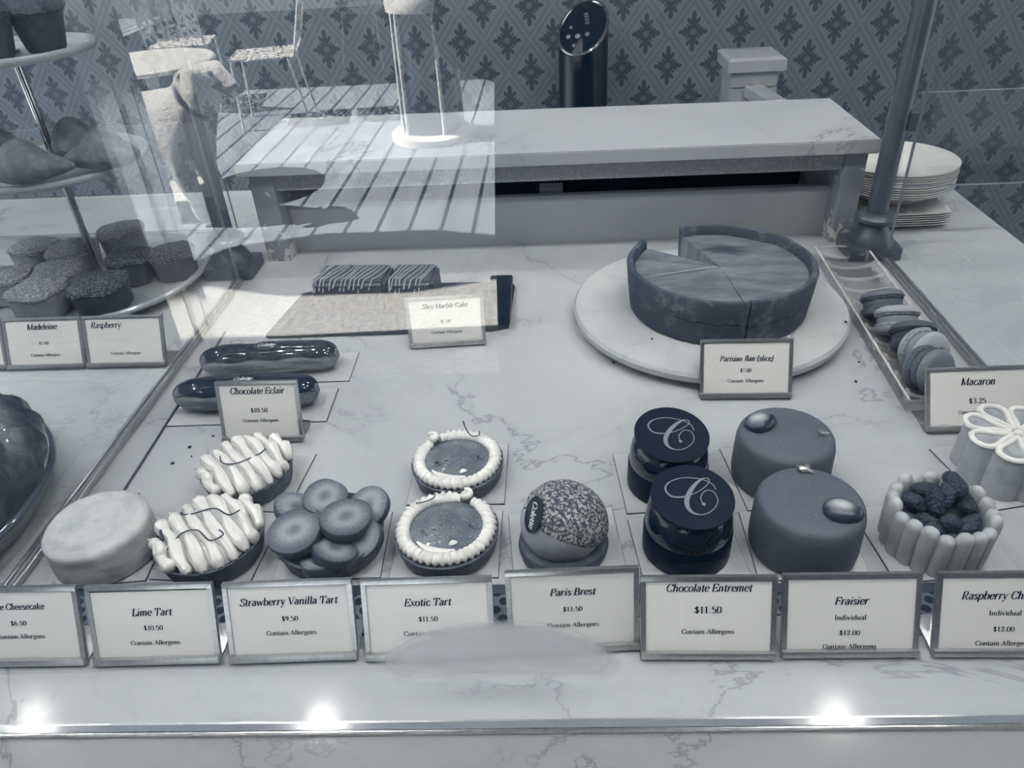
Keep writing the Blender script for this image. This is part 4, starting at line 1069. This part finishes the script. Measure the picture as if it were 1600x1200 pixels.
def croissant(label, loc, rz, s=1.0, roll=0.0):
    t = thing('croissant', label, 'croissant', loc, rz, 'croissants in the dark dish')
    bm = BM(); n = 70; pts = []; rs = []
    for i in range(n+1):
        u = -1+2*i/n; a = u*1.25; env = (1-abs(u)**1.8)**.6 if abs(u) < 1 else 0
        step_ = (u*4.5+.5) % 1 if u > 0 else (-u*4.5+.5) % 1
        pts.append((.055*s*sin(a)*1.15, .055*s*(1-cos(a))*.9, .027*s*(.45+.55*env)+.002)); rs.append(max(.0265*s*env*(.84+.24*(1-step_)**1.5), .002))
    tube(bm, pts, rs, 24, flat=.92, up=(0, 0, 1)); obj('pastry', bm, CROM, t, rot=(roll, 0, 0)); return t
croissant('dark glossy croissant at the back of the dish', (-.487, .495, .030), radians(160), 1.1)
croissant('dark glossy croissant at the front of the dish', (-.487, .395, .014), radians(105), .95)
croissant('dark glossy croissant lying across the other two', (-.505, .45, .064), radians(170), .9)

# ================================================================== PLATES AT THE RIGHT
t0 = None
for i in range(6):
    lab = 'square white plate, topmost of its stack under the bowls' if i == 5 else 'square white plate, lowest of its stack, on the counter' if i == 0 else 'square white plate in the middle of its stack'
    if t0 is None:
        t0 = thing('square_plate', lab, 'plate', (.463, 1.046, 0), radians(1), 'square plates in the stack')
        bm = BM(); def_ = [(-.09, -.09), (.09, -.09), (.09, .09), (-.09, .09)]
        lathe(bm, [(0, 0), (.094, 0), (.125, .005), (.132, .0068), (.132, .0078), (.124, .0066), (.095, .0014), (0, .0014)], 32, fn=lambda x, y, z, a: (lambda k: (x*k*.525, y*k*.525, z))((abs(cos(a))**12+abs(sin(a))**12)**(-1/12)))
        obj('plate', bm, mat('white_plate', .86, .3), t0); o = t0
    else: o = copy_tree(t0)
    o.location = (.463+.0008*sin(i*2), 1.046, CT+i*.0031+.0002); o['label'] = lab
t0 = None
for i in range(11):
    lab = 'round white bowl plate, topmost of the stack by the pole' if i == 10 else 'round white bowl plate, lowest of its stack, on the square plates' if i == 0 else 'round white bowl plate inside the stack by the pole'
    if t0 is None:
        t0 = thing('round_plate', lab, 'plate', (.476, 1.058, 0), 0, 'round plates in the stack')
        bm = BM(); lathe(bm, [(0, 0), (.05, 0), (.066, .012), (.0765, .0168), (.0785, .0168), (.0785, .0183), (.076, .0185), (.065, .0138), (.049, .0015), (0, .0015)], 80)
        obj('plate', bm, mat('white_plate', .86, .3), t0); o = t0
    else: o = copy_tree(t0)
    o.location = (.476+.0006*sin(i*1.9), 1.058+.0006*cos(i*2.3), CT+.0253+i*.0031); o['label'] = lab

# ------------------------------------------------------------------ crumbs on the stone
rnd = random.Random(4)
CRM = mat('dark_crumb', .14, .7)
c0 = None
for x, y, z in ((.028, .80, 0), (.075, .785, 0), (.052, .753, 0), (.058, .664, 0), (.105, .735, .0207), (.098, .676, .0207), (.118, .725, .0207), (.300, .80, .0207), (.302, .70, .0207), (.305, .655, 0), (.29, .62, 0), (-.345, .535, 0), (-.338, .522, 0), (-.352, .512, 0), (-.329, .552, 0), (-.365, .472, 0)):
    if c0 is None:
        bm = BM(); blob(bm, (0, 0, .0011), (.0018, .0012, .0011), 2, .0005, 900); c0 = o = obj('crumb', bm, CRM)
    else: o = c0.copy(); C.objects.link(o)
    o.location = (x, y, z+CT+.0002); o.rotation_euler = (0, 0, rnd.random()*6); k = rnd.uniform(.6, 1.2); o.scale = (k, k, k)
    tag(o, 'tiny dark crumb lying on the pale stone', 'crumb', 'crumbs on the stone')

# ================================================================== OUTDOORS, in front of the shop (what the pane mirrors)
def skin_figure(name, verts, edges, m, parent, root=0, sub=2):
    me = bpy.data.meshes.new(name); me.from_pydata([v[:3] for v in verts], edges, [])
    o = bpy.data.objects.new(name, me); C.objects.link(o); o.parent = parent
    sk = o.modifiers.new('skin', 'SKIN'); sk.use_smooth_shade = True; sk.use_x_symmetry = False
    lay = me.skin_vertices[0].data
    for i, v in enumerate(verts):
        r = v[3]; lay[i].radius = (r, v[4] if len(v) > 4 else r); lay[i].use_root = (i == root)
    ss = o.modifiers.new('smooth', 'SUBSURF'); ss.levels = ss.render_levels = sub
    me.materials.append(m); return o
def placed(name, label, cat, x, y, ang=0.0, group=None):
    p = real(x, y, 0)
    return thing(name, label, cat, (p.x, p.y, -CT), heading(ang), group)

# the dog
FUR = NT('pale_fur'); f1 = FUR.noise(1, 4, .7, vec=FUR.scale(FUR.co(), (30, 30, 60))); FUR.bump(f1, .8, .02); FURM = FUR.base(FUR.mix(FUR.step(f1, .3, .7), tone(.8), tone(.95)), .8, spec=.2)
t = placed('dog', 'pale golden retriever standing on the sunny deck, mirrored in the front glass', 'dog', -1.87, 3.6, radians(-14))
V = [(-.27, 0, .50, .135, .14), (-.1, 0, .495, .125, .135), (.1, 0, .475, .155, .16), (.205, 0, .545, .135, .125), (.265, 0, .63, .11, .105), (.325, 0, .675, .108, .1), (.385, 0, .665, .08, .075), (.445, 0, .635, .055, .048), (.48, 0, .625, .034, .03)]
Ed = [(i, i+1) for i in range(8)]
def limb(rootv, pts):
    prev = rootv
    for p in pts: V.append(p); Ed.append((prev, len(V)-1)); prev = len(V)-1
for sy in (-1, 1):
    limb(2, [(.14, sy*.085, .35, .075), (.12, sy*.085, .25, .056), (.15, sy*.085, .14, .042), (.15, sy*.085, .05, .03), (.185, sy*.085, .03, .032)])
    limb(0, [(-.27, sy*.085, .39, .1), (-.2, sy*.09, .28, .07), (-.32, sy*.09, .165, .044), (-.29, sy*.09, .05, .03), (-.25, sy*.09, .03, .032)])
    limb(5, [(.30, sy*.09, .72, .035, .025), (.315, sy*.125, .64, .045, .02), (.335, sy*.12, .565, .026, .015)])
limb(0, [(-.4, 0, .5, .05), (-.52, 0, .42, .05), (-.63, 0, .36, .035), (-.7, 0, .37, .015)])
skin_figure('body', V, Ed, FURM, t)
for sy in (-1, 1):
    bm = BM(); blob(bm, (.40, sy*.06, .712), (.011, .011, .011), 2); obj('eye', bm, INK, t)
bm = BM(); blob(bm, (.487, 0, .632), (.018, .022, .016), 2); obj('nose', bm, INK, t)
bm = BM(); tube(bm, [(.25+.09*cos(a)*.6, .118*sin(a), .605-.09*cos(a)) for a in [2*pi*i/24 for i in range(24)]], .009, 8, closed=True); obj('collar', bm, mat('dark_strap', .2, .6), t)

# cafe table and perforated chairs
t = placed('cafe_table', 'round white cafe table on the deck beyond the dog', 'table', -2.05, 4.0)
bm = BM(); lathe(bm, [(0, .655), (.32, .655), (.335, .662), (.335, .675), (.328, .682), (0, .682)], 64); obj('tabletop', bm, WHITE, t)
bm = BM(); lathe(bm, [(0, 0), (.2, 0), (.2, .012), (.03, .03), (.03, .654), (0, .654)], 32); obj('pedestal', bm, WHITE, t)
LACE = NT('pierced_white_metal'); vo = LACE.add('ShaderNodeTexVoronoi', feature='DISTANCE_TO_EDGE'); vo.inputs['Scale'].default_value = 22; LACE.put(vo.inputs['Vector'], LACE.co())
LACE.base(tone(.92), .4); LACE.put(LACE.b.inputs['Alpha'], LACE.step(vo.outputs['Distance'], .13, .12))
def chair_proto(label):
    t = placed('cafe_chair', label, 'chair', -1.93, 5.4, radians(10), 'pierced white cafe chairs')
    bm = BM(); pr = [(-.22, -.2), (.17, -.22), (.21, -.17), (.21, .17), (.17, .22), (-.22, .2)]; prism(bm, pr, .44, .452)
    bmesh.ops.subdivide_edges(bm, edges=bm.edges[:], cuts=2); obj('seat', bm, LACE.m, t)
    bm = BM(); box(bm, .2, .212, -.19, .19, .5, .88)
    for v in bm.verts: v.co.x += (v.co.z-.45)*.28
    obj('backrest', bm, LACE.m, t)
    W2 = mat('white_frame', .92, .35)
    bm = BM(); tube(bm, cr([(.19, -.2, .445), (.225, -.2, .5), (.33, -.19, .87), (.34, -.1, .9), (.34, .1, .9), (.33, .19, .87), (.225, .2, .5), (.19, .2, .445)], 5), .009, 8); obj('back_frame', bm, W2, t)
    for x, y, dx in ((-.2, -.19, -.02), (-.2, .19, -.02), (.17, -.2, .07), (.17, .2, .07)):
        bm = BM(); tube(bm, [(x, y, .438), (x+dx, y*1.06, 0)], [.009, .008], 8); obj('leg', bm, W2, t)
    return t
c0 = chair_proto('pierced white chair in the sun, facing the cafe table from the right')
def more_chair(label, x, y, ang):
    c = copy_tree(c0); p = real(x, y, 0); c.location = (p.x, p.y, 0); c.rotation_euler = (0, 0, heading(ang)); c['label'] = label
more_chair('pierced white chair with its back to the shop, behind the cafe table', -2.75, 6.0, radians(-80))
more_chair('pierced white chair in shade, farthest along the deck', -1.55, 7.2, radians(150))

# white framed lantern stand
t = placed('patio_lantern', 'tall white framed round lantern standing on the deck', 'lantern', -.765, 4.86)
bm = BM(); lathe(bm, [(0, 0), (.26, 0), (.262, .04), (.24, .055), (0, .055)], 56); obj('base', bm, WHITE, t)
bm = BM(); lathe(bm, [(0, .0555), (.185, .0555), (.17, .739), (0, .739)], 48); obj('smoked_tube', bm, mat('smoked_panel', .2, .15, spec=.5), t)
bm = BM(); lathe(bm, [(0, .74), (.2, .74), (.205, .79), (.19, .83), (0, .84)], 56); obj('cap', bm, WHITE, t)
for a in (-165, -92, -20, 60, 130):
    bm = BM(); tube(bm, [(.2*cos(radians(a)), .2*sin(radians(a)), .055), (.188*cos(radians(a)), .188*sin(radians(a)), .745)], .013, 10); obj('rod', bm, WHITE, t)

# unseen parasol placed to cast shade on the paving, and an added roof further out
p = real(-2.3, 2.93)
t = thing('added_shade_parasol', 'oblong unseen parasol added to shade the paving by the shop door', 'parasol', (p.x, p.y, -CT), R2)
bm = BM(); lathe(bm, [(.0, 2.42), (.3, 2.36), (.62, 2.26), (.62, 2.245), (.3, 2.34), (0, 2.4)], 10, fn=lambda x, y, z, a: (x*1.35, y*.55, z)); obj('canopy', bm, mat('parasol_cloth', .6, .8), t, smooth=False)
bm = BM(); lathe(bm, [(0, 0), (.03, 0), (.03, 2.41), (0, 2.41)], 16); obj('mast', bm, WHITE, t)
bm = BM(); lathe(bm, [(0, 0), (.25, 0), (.25, .05), (.03, .08), (0, .08)], 32); obj('base', bm, mat('parasol_base', .4, .6), t)
bm = BM(); vbox(bm, -7, 7, 6.3, 11, 3.0, 3.15); struct('roof_added_shade', bm, mat('roof_underside', .5, .8))  # unseen roof added to keep the far deck in shade

# the person taking the picture
p = real(.175, 1.03)
t = thing('person', 'person in a long dark coat holding up a phone before the counter', 'person', (p.x, p.y, -CT), R2)
SKIN = mat('skin', .55, .5); COAT = mat('dark_coat', .09, .85, spec=.1)
V = [(0, 0, .95, .13, .11), (0, 0, 1.12, .12, .1), (0, .01, 1.3, .14, .1), (0, 0, 1.43, .06, .06), (0, .012, 1.49, .05, .052), (0, .04, 1.555, .058, .07), (0, .03, 1.63, .076, .094), (0, .02, 1.695, .07, .08)]
Ed = [(i, i+1) for i in range(7)]
for s in (-1, 1):
    limb(0, [(s*.1, 0, .82, .095), (s*.1, .01, .48, .06), (s*.1, -.01, .1, .042), (s*.1, .08, .045, .045), (s*.1, .15, .035, .035)])
    limb(2, [(s*.165, 0, 1.38, .06), (s*.18, .04, 1.24, .046), (s*.165, .09, 1.14, .042), (s*.09-.07, .24, 1.225, .038), (-.175+s*.06, .35, 1.288, .03), (-.175+s*.045, .44, 1.33, .028, .018)])
    k = len(V)-1
    for q in range(4): limb(k, [(-.175+s*.046, .462, 1.305+q*.02, .0085), (-.175+s*.02, .468, 1.308+q*.02, .008)])
    limb(k-1, [(-.175+s*.06, .44, 1.37, .011), (-.175+s*.05, .452, 1.395, .009)])
skin_figure('body', V, Ed, SKIN, t)
for s in (-1, 1):
    bm = BM(); blob(bm, (s*.03, .118, 1.632), (.01, .006, .006), 2); obj('eye', bm, INK, t)
bm = BM(); blob(bm, (0, .124, 1.602), (.009, .014, .018), 2); obj('nose', bm, SKIN, t)
bm = BM(); blob(bm, (0, .110, 1.565), (.02, .006, .005), 2); obj('mouth', bm, mat('lips', .4, .5), t)
bm = BM(); blob(bm, (0, -.005, 1.665), (.098, .108, .1), 3, .01, 30)
for v in bm.verts:
    if v.co.y > .06 and v.co.z < 1.69: v.co.y = .06
obj('hair', bm, mat('dark_hair', .12, .6), t)
bm = BM(); lathe(bm, [(.27, .42), (.275, .6), (.262, .95), (.25, 1.15), (.255, 1.33), (.2, 1.42), (.085, 1.475), (.075, 1.475), (.19, 1.41), (.245, 1.32), (.24, 1.15), (.252, .95), (.262, .6), (.262, .42), (.27, .42)], 48, fn=lambda x, y, z, a: (x, y*.6, z)); obj('coat', bm, COAT, t)
for s in (-1, 1):
    bm = BM(); tube(bm, cr([(s*.18, 0, 1.39), (s*.19, .03, 1.26), (s*.165, .09, 1.13), (s*.09-.07, .24, 1.225), (-.175+s*.06, .35, 1.29)], 6), [.07]*7+[.064]*7+[.058]*7+[.05]*4, 16); obj('sleeve', bm, COAT, t)
cp = Vector((0, 0, CT+CAMH))-RF*.012
ph = thing('phone', 'dark phone held up by the person in the coat', 'phone', (cp.x, cp.y, cp.z-CT)); ph.rotation_euler = cam.matrix_world.to_euler()
bm = BM(); box(bm, -.075, .075, -.036, .036, 0, .008, .003); obj('case', bm, mat('phone_case', .08, .3), ph)
